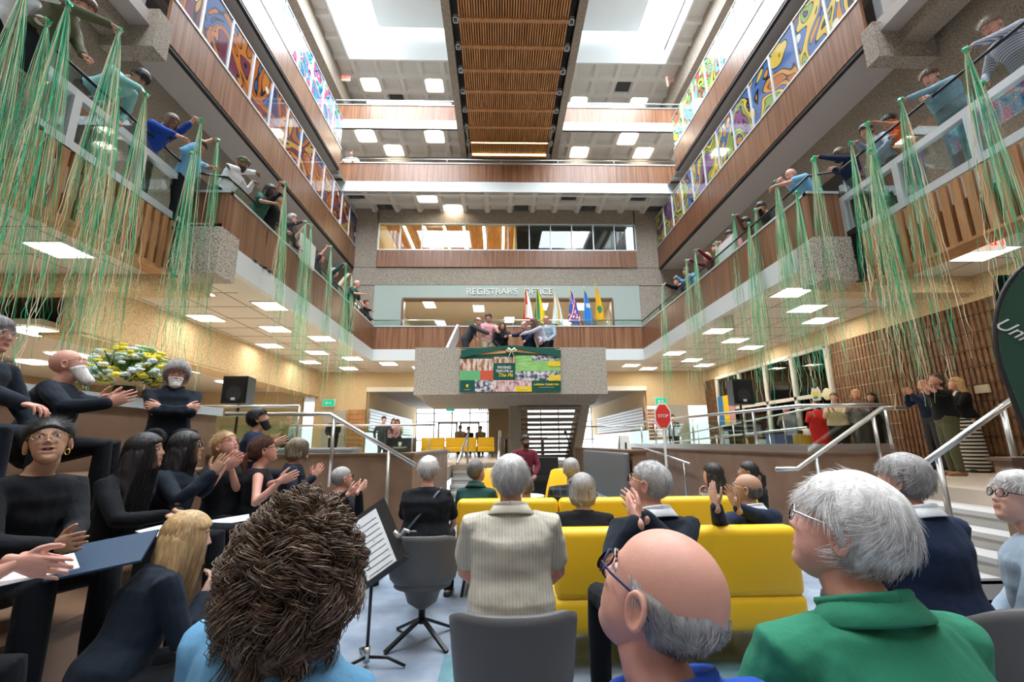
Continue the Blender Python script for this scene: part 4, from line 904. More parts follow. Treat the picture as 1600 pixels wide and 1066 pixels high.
        if hs in ('long', 'curlymass'):
            Ln = hair[2] if len(hair) > 2 else .32
            for a in np.linspace(-100, 100, 13):
                t = math.radians(a); cx, cy = math.sin(t), -math.cos(t); k = 1-.12*abs(cx)
                top_ = hp((cx*.062, cy*.078-.012, .05)); mid = hp((cx*.083, cy*.096-.012, -.01))
                dn = hang((cx*(.095 if hs == 'long' else .082), cy*.085-.035, -.12)) ; b1 = hang((cx*(.11 if hs == 'long' else .085), cy*.06-.055, -.12-(Ln-.1)*.5*k)); e1 = hang((cx*(.10 if hs == 'long' else .08), cy*.05-.06, -.02-Ln*k))
                ex.append(loft([top_, mid, dn, b1, e1], [.020*s, .021*s, .024*s, .024*s, .010*s] if hs == 'long' else [.026*s, .030*s, .034*s, .034*s, .018*s], n=8))
        if hs == 'pony':
            ex.append(ell(hp((0, -.115, .02)), (.022*s, .024*s, .022*s), 3)); ex.append(loft([hp((0, -.12, .02)), hp((0, -.16, -.01)), hang((0, -.15, -.13)), hang((0, -.12, -.26))], [.016*s, .027*s, .026*s, .008*s], n=8))
        if hs == 'bun': ex.append(ell(hp((0, -.125, .04)), (.038*s, .032*s, .036*s), 3))
        if hs == 'clip': ex.append(ell(hp((0, -.115, .0)), (.03*s, .03*s, .04*s), 3))
        if hs == 'turban':
            pieces = []; ex = [ell(hp((0, -.015, .065)), (.100*s, .115*s, .066*s), 4), loft([hp((-.085, .03, .03)), hp((-.03, .09, .075)), hp((.05, .07, .10))], [.018*s]*3), loft([hp((.085, .03, .03)), hp((.03, .09, .075)), hp((-.05, .07, .10))], [.018*s]*3)]
        if ex:
            v, f = remesh(ex, (.007 if q >= 2 else .011 if q == 1 else .016), 2)
            ns = vnoise(v*np.array([1, 1, .25]), 110, 5)*(.004 if q >= 1 else 0); c = v-hc; c[:, 2] = 0; c /= (np.linalg.norm(c, axis=1)[:, None]+1e-6); v = v+c*ns[:, None]; pieces.append((v, f))
        hob = part('turban' if hs == 'turban' else 'hair', pieces, clothmat('turban', (.14, .16, .10)) if hs == 'turban' else HM)
        root['_hc'] = 0; del root['_hc']
        if len(hair) > 3 or (q >= 2 and hs in ('short', 'crew', 'bald', 'curlymass', 'curlyshort', 'wave', 'thin', 'long', 'bob', 'clip', 'pony')):
            strands(hob, P0, msk, n0, th, hp, hs, hcol, q, s, hang, o0, hair)
    if beard:
        P0 = hv[:nhead]; F0 = [q_ for q_ in hf if max(q_) < nhead]; x, y, z = P0.T; ax = np.abs(x)
        m_ = sm(-z, .030, .048)*sm(y, -.005, .02)*(1-g3(ax, 0, .022)*g3(z, -.056, .008)*(y > .05))
        m_ = np.clip(m_, 0, 1); Ln = beard[1]; n0 = P0/np.linalg.norm(P0, axis=1)[:, None]
        HP = P0+n0*(m_*(.010)-.003)[:, None]; HP[:, 2] -= m_*sm(-z, .06, .10)*Ln; HP[:, 1] += m_*sm(-z, .06, .1)*Ln*.3+m_*vnoise(P0, 120, 2)*.0025
        part('beard', [(hp(HP), [q_ for q_ in F0 if max(m_[i] for i in q_) > .03])], hairmat(beard[0]))
    # --- clothes
    TM = topmat or clothmat(top, CL[top]); g_ = .012 if not jacket else .020
    tP, tR = torso(g_+.004, lo=-.51)
    tp = [loft(tP+[tP[-1]+Tt@np.array([0, 0, .014])*s], tR+[(tR[-1][0]*.55, tR[-1][1]*.7)], n=18, round_ends=False, ref=Tx)]
    if neckline == 0: tp.append(loft([nb-Tt@np.array([0, 0, .055])*s, nb+Tt@np.array([0, .0, .014])*s], [(.112*s, .104*s), (.078*s, .080*s)], n=16, round_ends=False, ref=Tx))
    for nm in arms:
        a, e, w, fd, pn, kd = arms[nm]; end = {'long': 1.0, 'three': .55, 'short': 0, 'none': -1}[sleeves]; k = (1.0 if fem else 1.12)
        inn = a+(W((0, 0, -.02))-a)*.4
        if end < 0: P = [inn, a+(inn-a)*.2]; Rr = [.05*s, .052*s]
        elif end == 0: P = [inn, a, a+(e-a)*.4, a+(e-a)*.68]; Rr = [.055*s*k, .060*s*k, .060*s*k, .060*s*k]
        else: P = [inn, a, a+(e-a)*.45, e-(e-a)*.06+(w-e)*.02, e+(w-e)*.35, e+(w-e)*end*.93]; Rr = [.055*s*k, .062*s*k, .057*s*k, .050*s*k, .046*s*k, .037*s*k+.004*(jacket)]
        tp.append(loft(P, Rr, n=12, round_ends=True))
    v, f = remesh(tp, vox, 2)
    if q >= 1:        # folds: diagonal drape across back and sleeves
        nz = vnoise(v@np.array([[1, 0, .3], [0, 1, .2], [.4, 0, 2.0]]), 16, 4)*(.0045 if q >= 2 else .003)+vnoise(v, 38, 9)*.0015
        if len(v):
            c = v-pel; c[:, 2] *= .2; nrm = c/(np.linalg.norm(c, axis=1)[:, None]+1e-6); v = v+nrm*nz[:, None]
    part('jacket' if jacket else 'top', [(v, f)], TM)
    if collar:
        cp, cc = [], collar
        ring = []
        for k_ in range(25):
            t = 2*PI*k_/24; ring.append(nb+Tt@(np.array([.082*math.sin(t), -.076*math.cos(t)-.002, .026+.020*math.cos(t)])*s))
        part('collar', [loft(ring, [(.0075*s, .020*s)]*25, n=8, round_ends=False, ref=Tt@np.array([0, -1., 0]))], clothmat(cc, CL.get(cc, (.7, .7, .7))))
        if cc == top or q >= 2:
            fl = []
            for a0, (r_in, r_out, z0, z1) in enumerate([(.077, .110, .040, -.006)]):
                V_ = []; n_ = 28
                for k_ in range(n_+1):
                    t = math.radians(-150+300*k_/n_); 
                    for rr, zz in ((r_in, z0), (r_out, z1), (r_out-.002, z1-.006), (r_in-.004, z0-.008)):
                        V_.append(nb+Tt@(np.array([rr*1.12*math.sin(t), -rr*math.cos(t)*.92-.004, zz+.020*math.cos(t)])*s))
                F_ = [(4*i+j, 4*i+(j+1) % 4, 4*i+4+(j+1) % 4, 4*i+4+j) for i in range(n_) for j in range(4)]+[(3, 2, 1, 0), (4*n_, 4*n_+1, 4*n_+2, 4*n_+3)]; fl.append((np.array(V_), F_))
            part('collar', fl, clothmat(cc, CL.get(cc, (.7, .7, .7))))
    if top2:   # shirt showing in the jacket's opening
        part('shirt', [loft([W((0, .075, -.30)), W((0, .085, -.15)), W((0, .072, -.02)), W((0, .04, .03))], [(.03*s, .04*s), (.05*s, .045*s), (.05*s, .04*s), (.045*s, .03*s)], n=10, ref=Tx)], clothmat(top2, CL[top2]))
    if legs:
        BM = botmat or clothmat(bottom, CL[bottom])
        if skirt: lp_ = [loft([pel+np.array([0, 0, .08]), pel-np.array([0, 0, .10])*s, pel-np.array([0, 0, .45])*s, np.array([pel[0], pel[1], zfloor+.10])], [(.14*s*G, .12*s*G), (.18*s*G, .15*s*G), (.19*s*G, .17*s*G), (.20*s*G, .19*s*G)], n=16, ref=T0@np.array([1., 0, 0]))]
        else:
            lp_ = [loft([pel+T0@np.array([-.08, 0, .02])*s, pel+T0@np.array([.08, 0, .02])*s], [.115*s*G]*2, n=12), loft([pel+(sh_mid-pel)*.22, pel-np.array([0, 0, .02])], [(.15*s*G, .115*s*G)]*2, n=14, ref=T0@np.array([1., 0, 0]))]
            for nm in LG:
                h, kn, an = LG[nm]; lp_.append(loft([h, h+(kn-h)*.35, kn, kn+(an-kn)*.4, an+(kn-an)*.04], [.098*s*G, .092*s*G, .070*s, .066*s, .056*s], n=12))
        v, f = remesh(lp_, vox*1.15, 2); part('skirt' if skirt else 'trousers', [(v, f)], BM)
        if foot_z is not None or pose == 'stand' or q >= 1:
            for nm in LG:
                h, kn, an = LG[nm]; v, f = remesh([loft([an-T0@np.array([0, .045, .045])*s, an+T0@np.array([0, .05, -.04])*s, an+T0@np.array([0, .16, -.052])*s], [(.042*s, .035*s), (.045*s, .036*s), (.040*s, .026*s)], n=10, ref=T0@np.array([1., 0, 0]))], .012, 1); v[:, 2] = np.maximum(v[:, 2], zfloor+.002); part('shoe', [(v, f)], shoes)
    if glasses:
        gm = {'black': 'glass_frame', 'gold': 'glass_frame_gold', 'red': 'glass_frame_red', 'silver': 'steel', 'navy': clothmat('navyframe', (.02, .03, .10), .3)}[glasses]; gv = []
        for sd in (-1, 1):
            t = np.linspace(0, 2*PI, 21); P = [(sd*.0325*wide+.0265*math.cos(a), .098-.012*abs(math.cos(a))*(1 if sd*math.cos(a) > 0 else 0), .008+.0195*math.sin(a)) for a in t]
            gv.append(loft(hp(P), .0014*s if glasses in ('gold', 'silver', 'red') else .0021*s, n=6, round_ends=False))
            gv.append(loft(hp([(sd*.060*wide, .088, .014), (sd*.074*wide, .060, .015), (sd*.080*wide, .01, .015), (sd*.081*wide, -.012, .012), (sd*.078*wide, -.03, -.006)]), (.0014*s, .0024*s) if q < 2 else (.0018*s, .0028*s), n=6))
        gv.append(loft(hp([(-.007, .098, .012), (0, .101, .014), (.007, .098, .012)]), .0015*s, n=6)); go = part('glasses', gv, gm)
        for sd in (-1, 1):
            v, f = ell((sd*.0325*wide, .0975, .008), (.026, .0012, .019), 3); part('lens', [(hp(v), f)], 'lens', go)
    arms['hc'] = hc; arms['root'] = root; arms['W'] = W; arms['Hm'] = Hm; arms['hp'] = hp; arms['part'] = part; arms['nb'] = nb; arms['Tt'] = Tt; arms['LG'] = LG; arms['pel'] = pel
    return arms

def ribbons(paths, rads, sides=3):
    """many thin tapering tubes from an array (n, k, 3) of paths"""
    P = np.asarray(paths); n, k, _ = P.shape; T = np.gradient(P, axis=1); T /= np.linalg.norm(T, axis=2)[..., None]+1e-9
    a = np.cross(T, np.array([.31, .22, .93])); a /= np.linalg.norm(a, axis=2)[..., None]+1e-9; b = np.cross(T, a)
    R = np.broadcast_to(np.asarray(rads), (n, k))[..., None]; V = []
    for j in range(sides):
        t = 2*PI*j/sides; V.append(P+(a*math.cos(t)+b*math.sin(t))*R)
    V = np.stack(V, 2).reshape(-1, 3)
    i = np.arange(n)[:, None, None]*k*sides; m_ = np.arange(k-1)[None, :, None]*sides; j = np.arange(sides)[None, None, :]; j2 = (j+1) % sides
    F = np.stack([i+m_+j, i+m_+j2, i+m_+sides+j2, i+m_+sides+j], -1).reshape(-1, 4); return V, F
def fastmesh(name, V, F, mats, parent=None, mi=None, loc=None, smooth=True):
    if loc is not None: V = V-np.array(loc)
    me = bpy.data.meshes.new(name); me.vertices.add(len(V)); me.vertices.foreach_set('co', V.astype(np.float32).ravel())
    me.loops.add(F.size); me.loops.foreach_set('vertex_index', F.astype(np.int32).ravel()); me.polygons.add(len(F)); me.polygons.foreach_set('loop_start', np.arange(0, F.size, 4, dtype=np.int32))
    for m in mats: me.materials.append(MT[m] if isinstance(m, str) else m)
    if mi is not None: me.polygons.foreach_set('material_index', mi.astype(np.int32))
    me.polygons.foreach_set('use_smooth', np.ones(len(F), bool)) if smooth else None
    me.update(calc_edges=True); o = bpy.data.objects.new(name, me); COL.objects.link(o)
    if parent is not None: o.parent = parent
    return o
def strands(par, P0, msk, n0, th, hp, hs, hcol, q, s, hang, o0, hair):
    """combed hair as thin tubes, rooted on the scalp"""
    r = np.random.RandomState(5+len(P0)); N = {3: 7000 if hs == 'curlymass' else 5200, 2: 2200, 1: 900}.get(q, 500)
    if hs == 'bald': N = int(N*.6)
    w = msk**2; w = w/w.sum(); idx = r.choice(len(P0), N, p=w)
    root_ = P0[idx]+n0[idx]*(th*.55*msk[idx])[:, None]+r.randn(N, 3)*.0022
    n = n0[idx]; k = 9; U = np.linspace(0, 1, k)[None, :, None]
    L = {'short': .040, 'crew': .012, 'bald': .020, 'thin': .02, 'wave': .045, 'curlyshort': .05, 'curlymass': .17, 'long': .07, 'bob': .07, 'clip': .07, 'pony': .07}[hs]*(.6+.8*r.rand(N))
    if hs in ('wave', 'short', 'crew'): L = L*np.where((P0[idx, 1] > -.02) & (P0[idx, 2] < .045), .35, 1)
    # comb direction: from a swirl at the crown, backwards and down
    sw_ = np.array([.005, -.055, .10]); d = P0[idx]-sw_; 
    if hs in ('pony', 'clip'): d = np.array([0, -.115, .01])-P0[idx]
    if hs in ('bald', 'thin'): d = np.tile(np.array([0, -.6, -.8]), (N, 1))
    d = d-(d*n).sum(1)[:, None]*n; d /= np.linalg.norm(d, axis=1)[:, None]+1e-6
    sd = np.cross(n, d); cl = vnoise(P0[idx], 60, 8)*(.15 if hs in ('pony', 'clip', 'crew') else 1); d = d+sd*(cl*.9+r.randn(N)*(.08 if hs in ('pony', 'clip') else .22))[:, None]; d /= np.linalg.norm(d, axis=1)[:, None]
    lift = {'short': .16, 'wave': .14, 'curlyshort': .5, 'crew': .55, 'bald': .25, 'thin': .1, 'curlymass': .5, 'long': .05, 'bob': .06, 'clip': .0, 'pony': .0}[hs]
    d = d+n*(lift*(1+.6*r.randn(N)))[:, None]
    if 'curly' in hs:
        K = 300 if hs == 'curlymass' else 90; ce = root_[r.choice(N, K)]; own = np.argmin(((root_[:, None, :]-ce[None])**2).sum(2), 1); cr = r.rand(K, 4)[own]
        R0 = hp(root_); out = hp(root_+n*.1)-R0; out /= np.linalg.norm(out, axis=1)[:, None]; LL_ = (.025+.125*cr[:, 0]+.02*r.rand(N)) if hs == 'curlymass' else .035*r.rand(N); am0 = 1 if hs == 'curlymass' else .6; U1 = np.linspace(0, 1, 22)[None, :, None]
        path = R0[:, None, :]+out[:, None, :]*((.045 if hs == 'curlymass' else .03)*np.sin(U1*PI*.7))+np.array([0, 0, -1.])*(U1**1.3*LL_[:, None, None])
        ph = (cr[:, 1]*6.28+r.randn(N)*.35)[:, None, None]; am = am0*(.010+.014*cr[:, 2]+.002*r.randn(N))[:, None, None]*U1**.6; fr = ((9+7*cr[:, 3])*np.where(cr[:, 0] > .5, 1, -1))[:, None, None]
        e1 = np.cross(out, [0, 0, 1.]); e1 /= np.linalg.norm(e1, axis=1)[:, None]+1e-6
        path = path+am*(np.cos(fr*U1+ph)*out[:, None, :]+np.sin(fr*U1+ph)*e1[:, None, :]); rad = .0016*s*(1-.5*U1[..., 0]); fw = hp((0, .1, 0))-hp((0, 0, 0.)); fw /= np.linalg.norm(fw); okk = ((R0-hp(np.zeros(3)))@fw < (.035 if hs == 'curlymass' else .09)*s); path = path[okk]
    elif hs == 'long' or hs == 'bob':
        R0 = hp(root_); c = hp(np.zeros(3)); out = hp(root_+n*.1)-R0; out /= np.linalg.norm(out, axis=1)[:, None]; hor = R0-c; hor[:, 2] = 0; hor /= np.linalg.norm(hor, axis=1)[:, None]+1e-6
        Ln = (hair[2] if len(hair) > 2 else .30) if hs == 'long' else .11
        z0 = R0[:, 2]-c[2]; tot = (z0+Ln)*(1+.06*r.randn(N)) if hs == 'long' else (z0+.095*s)*(1+.05*r.randn(N)); tot = np.maximum(tot, .02)
        k2 = 16; U1 = np.linspace(0, 1, k2)[None, :, None]; rad_now = np.linalg.norm((R0-c)[:, :2], axis=1); rad_t = (.098 if hs == 'long' else .102)*s
        back = -(hp((0, .1, 0))-c); back[2] = 0; back /= np.linalg.norm(back)
        grow = np.clip((rad_t-rad_now), 0, .1)[:, None, None]*np.sin(np.clip(U1*2.2, 0, 1)*PI/2)
        path = R0[:, None, :]+hor[:, None, :]*(grow+.004)+np.array([0, 0, -1.])*(U1**1.25*tot[:, None, None])+back*(U1**1.5*(.05 if hs == 'long' else 0))
        path = path+hor[:, None, :]*(-.02 if hs == 'bob' else -.015)*U1**4+vnoise(P0[idx], 80, 4)[:, None, None]*.006*U1*np.cross(hor, [0, 0, 1.])[:, None, :]; rad = np.full((1, k2), .0011*s)
        if hs == 'bob': # nothing over the face
            fwd = -back; okk = ((R0-c)@fwd < .055*s) | (z0 > .08); path = path[okk]
        else:
            fwd = -back; okk = ((R0-c)@fwd < .045*s); path = path[okk]
    else:
        path = root_[:, None, :]+(d[:, None, :]*U-n[:, None, :]*(U**2)*lift*.9)*L[:, None, None]+(.35 if hs != 'crew' else .1)*L[:, None, None]*U**2*sd[:, None, :]*cl[:, None, None]
        path = hp(path.reshape(-1, 3)).reshape(path.shape); rad = .00075*s*(1.15-U[..., 0])*(1.5 if q < 3 else 1)
    V, F = ribbons(path, rad); r2 = r.rand(len(path)); tone = {'white': ('white', 'lightgrey'), 'lightgrey': ('lightgrey', 'white'), 'grey': ('grey', 'lightgrey'), 'darkgrey': ('darkgrey', 'grey'), 'brown': ('brown', 'ash'), 'blond': ('blond', 'blond2')}.get(hcol, (hcol, hcol))
    HAIRC.setdefault('blond2', (.70, .50, .28))
    mi = np.repeat((r2 > .7).astype(int), F.shape[0]//len(path))
    ob = fastmesh('hair_strands', V, F, [hairmat(tone[0]), hairmat(tone[1])], par, mi, loc=o0); ob.location = (0, 0, 0)
# ================================================================== FURNITURE AND PROPS
# the counter on the left with its pale worktop
t = thing('counter', 'long brown counter with pale blue-white worktop behind the seated choir', 'counter', (-4.15, 3, 1.0))
MB().box((-.35, -5, 0), (.14, 3.7, .83)).build('front_panel', 'brown_panel', t); MB().box((-.45, -5, .83), (.2, 3.73, .94)).build('worktop', mat('pale_top', (.55, .60, .64), .4), t)

# flower arrangement on the counter
def flowers(o, n, R, label, seed, cols, name='flower_arrangement', pot=True):
    r = random.Random(seed); t = thing(name, label, 'flowers', o); 
    if pot: b = MB(); b.tube([(0, 0, 0), (0, 0, .07), (0, 0, .14)], [.08, .11, .10], 16); b.build('vase', 'dark_metal', t)
    lv = MB()
    for k in range(n*3):
        a = r.random()*2*PI; el = r.random()*1.3; L = R*(.7+.45*r.random()); d = Vector((math.cos(a)*math.cos(el), math.sin(a)*math.cos(el), math.sin(el)*.9+.12)); p = Vector((0, 0, .12))+d*L
        s_ = d.cross(Vector((0, 0, 1))).normalized()*.022; m_ = Vector((0, 0, .12))+d*L*.72
        lv.add([m_-d*.03, m_+s_, p, m_-s_, m_+Vector((0, 0, -.008))], [(0, 1, 2), (0, 2, 3), (1, 4, 2), (3, 2, 4)])
    lv.build('foliage', 'leaf', t)
    for ci, c in enumerate(cols):
        b = MB()
        for k in range(n):
            a = r.random()*2*PI if len(cols) < 4 else ci*1.6+r.gauss(0, .9); el = .1+r.random()*1.35; L = R*(.72+.32*r.random()); q = Vector((math.cos(a)*math.cos(el)*1.1, math.sin(a)*math.cos(el), math.sin(el)*1.0+.1))*L+Vector((0, 0, .12))
            sz = .022+.02*r.random()
            for j in range(6):
                aa = j*PI/3+r.random(); dd = Vector((math.cos(aa), math.sin(aa), .5)).normalized(); v, f = ico(1); b.add(v*np.array([sz*.6]*3)+np.array(q+dd*sz*.8), f)
            v, f = ico(1); b.add(v*sz*.45+np.array(q+Vector((0, 0, sz*.6))), f)
        b.build('blossoms', c, t, smooth=True)
    return t
fo = un(192, 625, 'x', -4.2); flowers((fo.x, fo.y, 1.94), 52, .43, 'big arrangement of yellow, white and green flowers on the pale counter', 3, ['flower_yellow', 'flower_pale', 'flower_yellow', 'flower_white', 'flower_green', 'flower_yellow'])

# chairs: wrap-around grey shell on a four-star swivel base
def chair(label, x, y, yaw, q=1):
    t = thing('tub_chair', label, 'chair', (x, y, 0), 'grey swivel tub chairs', rz=-math.radians(yaw))
    V = []; F = []; nu, nv = 32, 10
    def sh(u, v, off):
        a = math.radians(-128+256*u); e = abs(2*u-1); top = .83-.13*sm(np.array(e), .35, 1.0)-.02*e; z = .40+(float(top)-.40)*v; rr = .245+.035*v-off
        if v < .25: rr -= .09*(1-v/.25)**2
        return (rr*math.sin(a)*1.08, -rr*math.cos(a)*.98, z)
    for off in (0, .035):
        for i in range(nu+1):
            for j in range(nv+1): V.append(sh(i/nu, j/nv, off))
    N = (nu+1)*(nv+1); id_ = lambda o, i, j: o*N+i*(nv+1)+j
    for i in range(nu):
        for j in range(nv):
            F.append((id_(0, i, j), id_(0, i+1, j), id_(0, i+1, j+1), id_(0, i, j+1))); F.append((id_(1, i, j+1), id_(1, i+1, j+1), id_(1, i+1, j), id_(1, i, j)))
        F.append((id_(0, i, nv), id_(0, i+1, nv), id_(1, i+1, nv), id_(1, i, nv))); F.append((id_(1, i, 0), id_(1, i+1, 0), id_(0, i+1, 0), id_(0, i, 0)))
    for i in (0, nu):
        for j in range(nv): 
            q_ = (id_(0, i, j), id_(0, i, j+1), id_(1, i, j+1), id_(1, i, j)); F.append(q_ if i == 0 else q_[::-1])
    MB().add(V, F).build('backrest', 'chair_grey', t, smooth=True)
    MB().add(*loft([(0, 0, .385), (0, 0, .42), (0, 0, .455)], [.15, .235, .225], n=28)).build('seat', 'chair_grey', t, smooth=True)
    MB().tube([(0, 0, .13), (0, 0, .40)], .028, 12).build('column', 'dark_metal', t, smooth=True)
    for k in range(4):
        a = PI/4+k*PI/2; MB().bar((0, 0, .17), (.33*math.cos(a), .33*math.sin(a), .012), .032, .022).build('leg', 'dark_metal', t)
    return t
chair('grey tub chair nearest the camera, behind the man in the pale striped shirt', .06, 2.2, 0).scale = (.92, .92, .92)
chair('grey tub chair holding the white-haired person in a black T-shirt', -.58, 3.8, 0).scale = (.92, .92, .92)
chair('dark grey tub chair under the man in the blue shirt and dark glasses', .42, 1.02, -20)
chair('grey tub chair behind the navy pullover at the right', 2.06, 1.98, -12)
chair('grey tub chair at the right edge, next to the pale blue cardigan', 2.75, 2.05, -30)
chair('dark grey tub chair half hidden behind the green polo shirt', 1.25, 1.8, -10)
# yellow sofas
def rbox(b, a, c, r=.05):
    """box with rounded edges"""
    bm = bmesh.new(); bmesh.ops.create_cube(bm, size=1); 
    for v in bm.verts: v.co = Vector([(a[i]+c[i])/2+v.co[i]*(c[i]-a[i]) for i in range(3)])
    bmesh.ops.bevel(bm, geom=bm.edges[:], offset=r, segments=4, affect='EDGES', profile=.5); 
    b.add([v.co[:] for v in bm.verts], [tuple(v.index for v in f.verts) for f in bm.faces]) if bm.verts.index_update() is None else 0
    bm.free(); return b
def sofa(label, x0, x1, y, h=.86, d=.75, seat=True, col='yellow', back_y=0, legs=4, n=2, group='yellow sofas', rz=0):
    t = thing('sofa', label, 'sofa', ((x0+x1)/2, y, 0), group, rz=rz); w = x1-x0
    for k in range(n): rbox(MB(), (-w/2+k*w/n+.004, 0, .42), (-w/2+(k+1)*w/n-.004, .16, h), .055).build('back_cushion', col, t, smooth=True)
    rbox(MB(), (-w/2, .0, .22), (w/2, d, .44), .05).build('seat', col, t, smooth=True)
    for a in (-1, 1):
        for yy in (.06, d-.08): MB().tube([(a*(w/2-.1), yy, .23), (a*(w/2-.06), yy, 0)], .014, 8).build('leg', 'dark_metal', t)
    return t
sofa('long yellow sofa back across the middle, behind the striped shirt', -.42, 2.6, 4.72, .885, n=3)
sofa('nearest yellow sofa with a rounded end, beside the green polo shirt', .36, 2.02, 3.22, .86, n=1)
# low yellow lounge chairs deeper in the pit
def lounge(label, x, y, rz):
    t = thing('lounge_chair', label, 'chair', (x, y, 0), 'yellow lounge chairs', rz=rz)
    rbox(MB(), (-.34, -.3, .2), (.34, .36, .42), .06).build('seat', 'yellow', t, smooth=True)
    b = MB(); V, F = loft([(0, -.26, .3), (0, -.30, .5), (0, -.36, .75), (0, -.42, .98)], [(.34, .06), (.33, .055), (.30, .05), (.25, .04)], n=20, ref=(1, 0, 0)); b.add(V, F).build('backrest', 'yellow', t, smooth=True)
    for a in (-.28, .28): 
        for c in (-.24, .3): MB().tube([(a, c, .22), (a, c, 0)], .012, 6).build('leg', 'dark_metal', t)
p = un(875, 760, 'y', 7.2); lounge('yellow high-backed lounge chair near the grey booth', p.x-.05, 7.3, PI-.5); p = un(772, 780, 'y', 7.6); lounge('yellow lounge chair half hidden behind the striped-shirt man', p.x, 7.6, PI)
t = thing('side_table', 'round white side table with a small posy, between the lounge chairs', 'table', (.32, 6.6, 0)); MB().disc((0, 0, .70), .30, .02, 32).build('tabletop', 'white_paint', t); MB().tube([(0, 0, 0), (0, 0, .7)], .025, 10).build('column', 'steel', t); MB().disc((0, 0, 0), .2, .012, 24).build('base', 'steel', t)
flowers((.22, 6.6, .72), 6, .09, 'small posy on the round side table', 8, ['flower_pale', 'flower_yellow'], name='posy', pot=False)
# grey booth at the right of the far steps
t = thing('booth_bench', 'grey upholstered booth bench along the right side of the pit', 'bench', (2.0, 7.3, 0))
rbox(MB(), (-.06, .03, .45), (.05, 3.6, 1.26), .04).build('backrest', 'bench_grey', t, smooth=True); rbox(MB(), (-.55, .03, .36), (.04, 3.6, .47), .03).build('seat', 'seat_grey', t, smooth=True); MB().box((-.5, .06, 0), (.0, 3.58, .37)).build('base', 'brown_panel', t)
# benches on the upper floor at the left
for i, (x, l) in enumerate(((-4.1, 'long grey bench cushion behind the left pit wall, left one'), (-2.9, 'grey bench cushion behind the left pit wall, by the stair rail'))):
    t = thing('bench', l, 'bench', (x, 8.0, MF), 'grey benches'); rbox(MB(), (-.5, -.25, .38), (.5, .25, .5), .04).build('seat', 'bench_grey', t, smooth=True); MB().box((-.5, -.22, 0), (.5, .22, .38)).build('base', 'wood_slat', t)
# far yellow sofas and tables at the top of the steps
for i, (a, c, l) in enumerate(((-3.15, -2.2, 'far yellow sofa at the top of the steps, left end'), (-2.17, -.92, 'far yellow sofa at the top of the steps, middle one'), (-.88, -.20, 'far yellow sofa at the top of the steps, right end'))):
    o = sofa(l, a, c, 19.0, .80, n=1); o.location.z = MF
t = thing('table_run', 'long low table with black edge behind the far yellow sofas', 'table', (.3, 20.6, MF)); MB().box((-2.2, -.3, .72), (1.8, .3, .80)).build('tabletop', 'bench_grey', t)
for x in (-2, 0, 1.6): MB().box((x-.05, -.25, 0), (x+.05, .25, .72)).build('leg', 'dark_metal', t)
t = thing('display_table', 'table under a black cloth with white crest, left of the far sofas', 'table', (-3.75, 18.2, MF)); MB().box((-.5, -.35, 0), (.5, .35, .78)).build('cloth', 'black', t); text('UNIVERSITY', .10, 'white_paint', t, (0, -.36, .42)); MB().prism([(-.06, .52), (0, .46), (.06, .52), (.06, .63), (-.06, .63)], 'y', -.36, -.352).build('crest', 'white_paint', t)
t = thing('sandwich_board', 'white folding wet-floor style board behind the right railing', 'sign', (3.3, 12.3, MF)); 
for s in (-1, 1): MB().add([(-.17, s*.2, 0), (.17, s*.2, 0), (.12, s*.03, .72), (-.12, s*.03, .72), (-.17, s*.22, 0), (.17, s*.22, 0), (.12, s*.05, .72), (-.12, s*.05, .72)], [(0,1,2,3), (7,6,5,4), (0,4,5,1), (1,5,6,2), (2,6,7,3), (3,7,4,0)]).build('panel', 'white_paint', t)
MB().box((-.02, -.17, .3), (.02, -.15, .55)).build('figure', 'black', t)
p = un(1037, 672, 'y', 10.5); t = thing('stop_sign', 'red stop sign paddle on a white stand behind the right railing', 'sign', (p.x, 10.5, MF)); MB().tube([(0, 0, 0), (0, 0, .9)], .03, 8).build('post', 'white_paint', t)
def octa(r): return [(r*math.cos(PI/8+k*PI/4)*.78, 1.13+r*math.sin(PI/8+k*PI/4)*1.25) for k in range(8)]
MB().prism(octa(.26), 'y', -.02, .0).build('border', 'white_paint', t); MB().prism(octa(.225), 'y', -.03, -.02).build('plate', mat('red', (.65, .03, .02), .5), t)
text('STOP', .10, 'white_paint', t, (0, -.035, 1.13))
# waste bins and stools behind the right railing
for i, (x, y, c, l) in enumerate(((1215, 668, mat('bin_blue', (.08, .12, .3), .5), 'blue recycling bin behind the glass railing'), (1255, 668, mat('bin_yellow', (.6, .4, .05), .5), 'yellow bin behind the glass railing'))):
    p = un(x, y, 'y', 12.5); t = thing('bin', l, 'bin', (p.x, 12.5, MF)); MB().box((-.25, -.2, 0), (.25, .2, .75)).build('body', c, t); MB().box((-.27, -.22, .75), (.27, .22, .82)).build('lid', 'dark_metal', t)
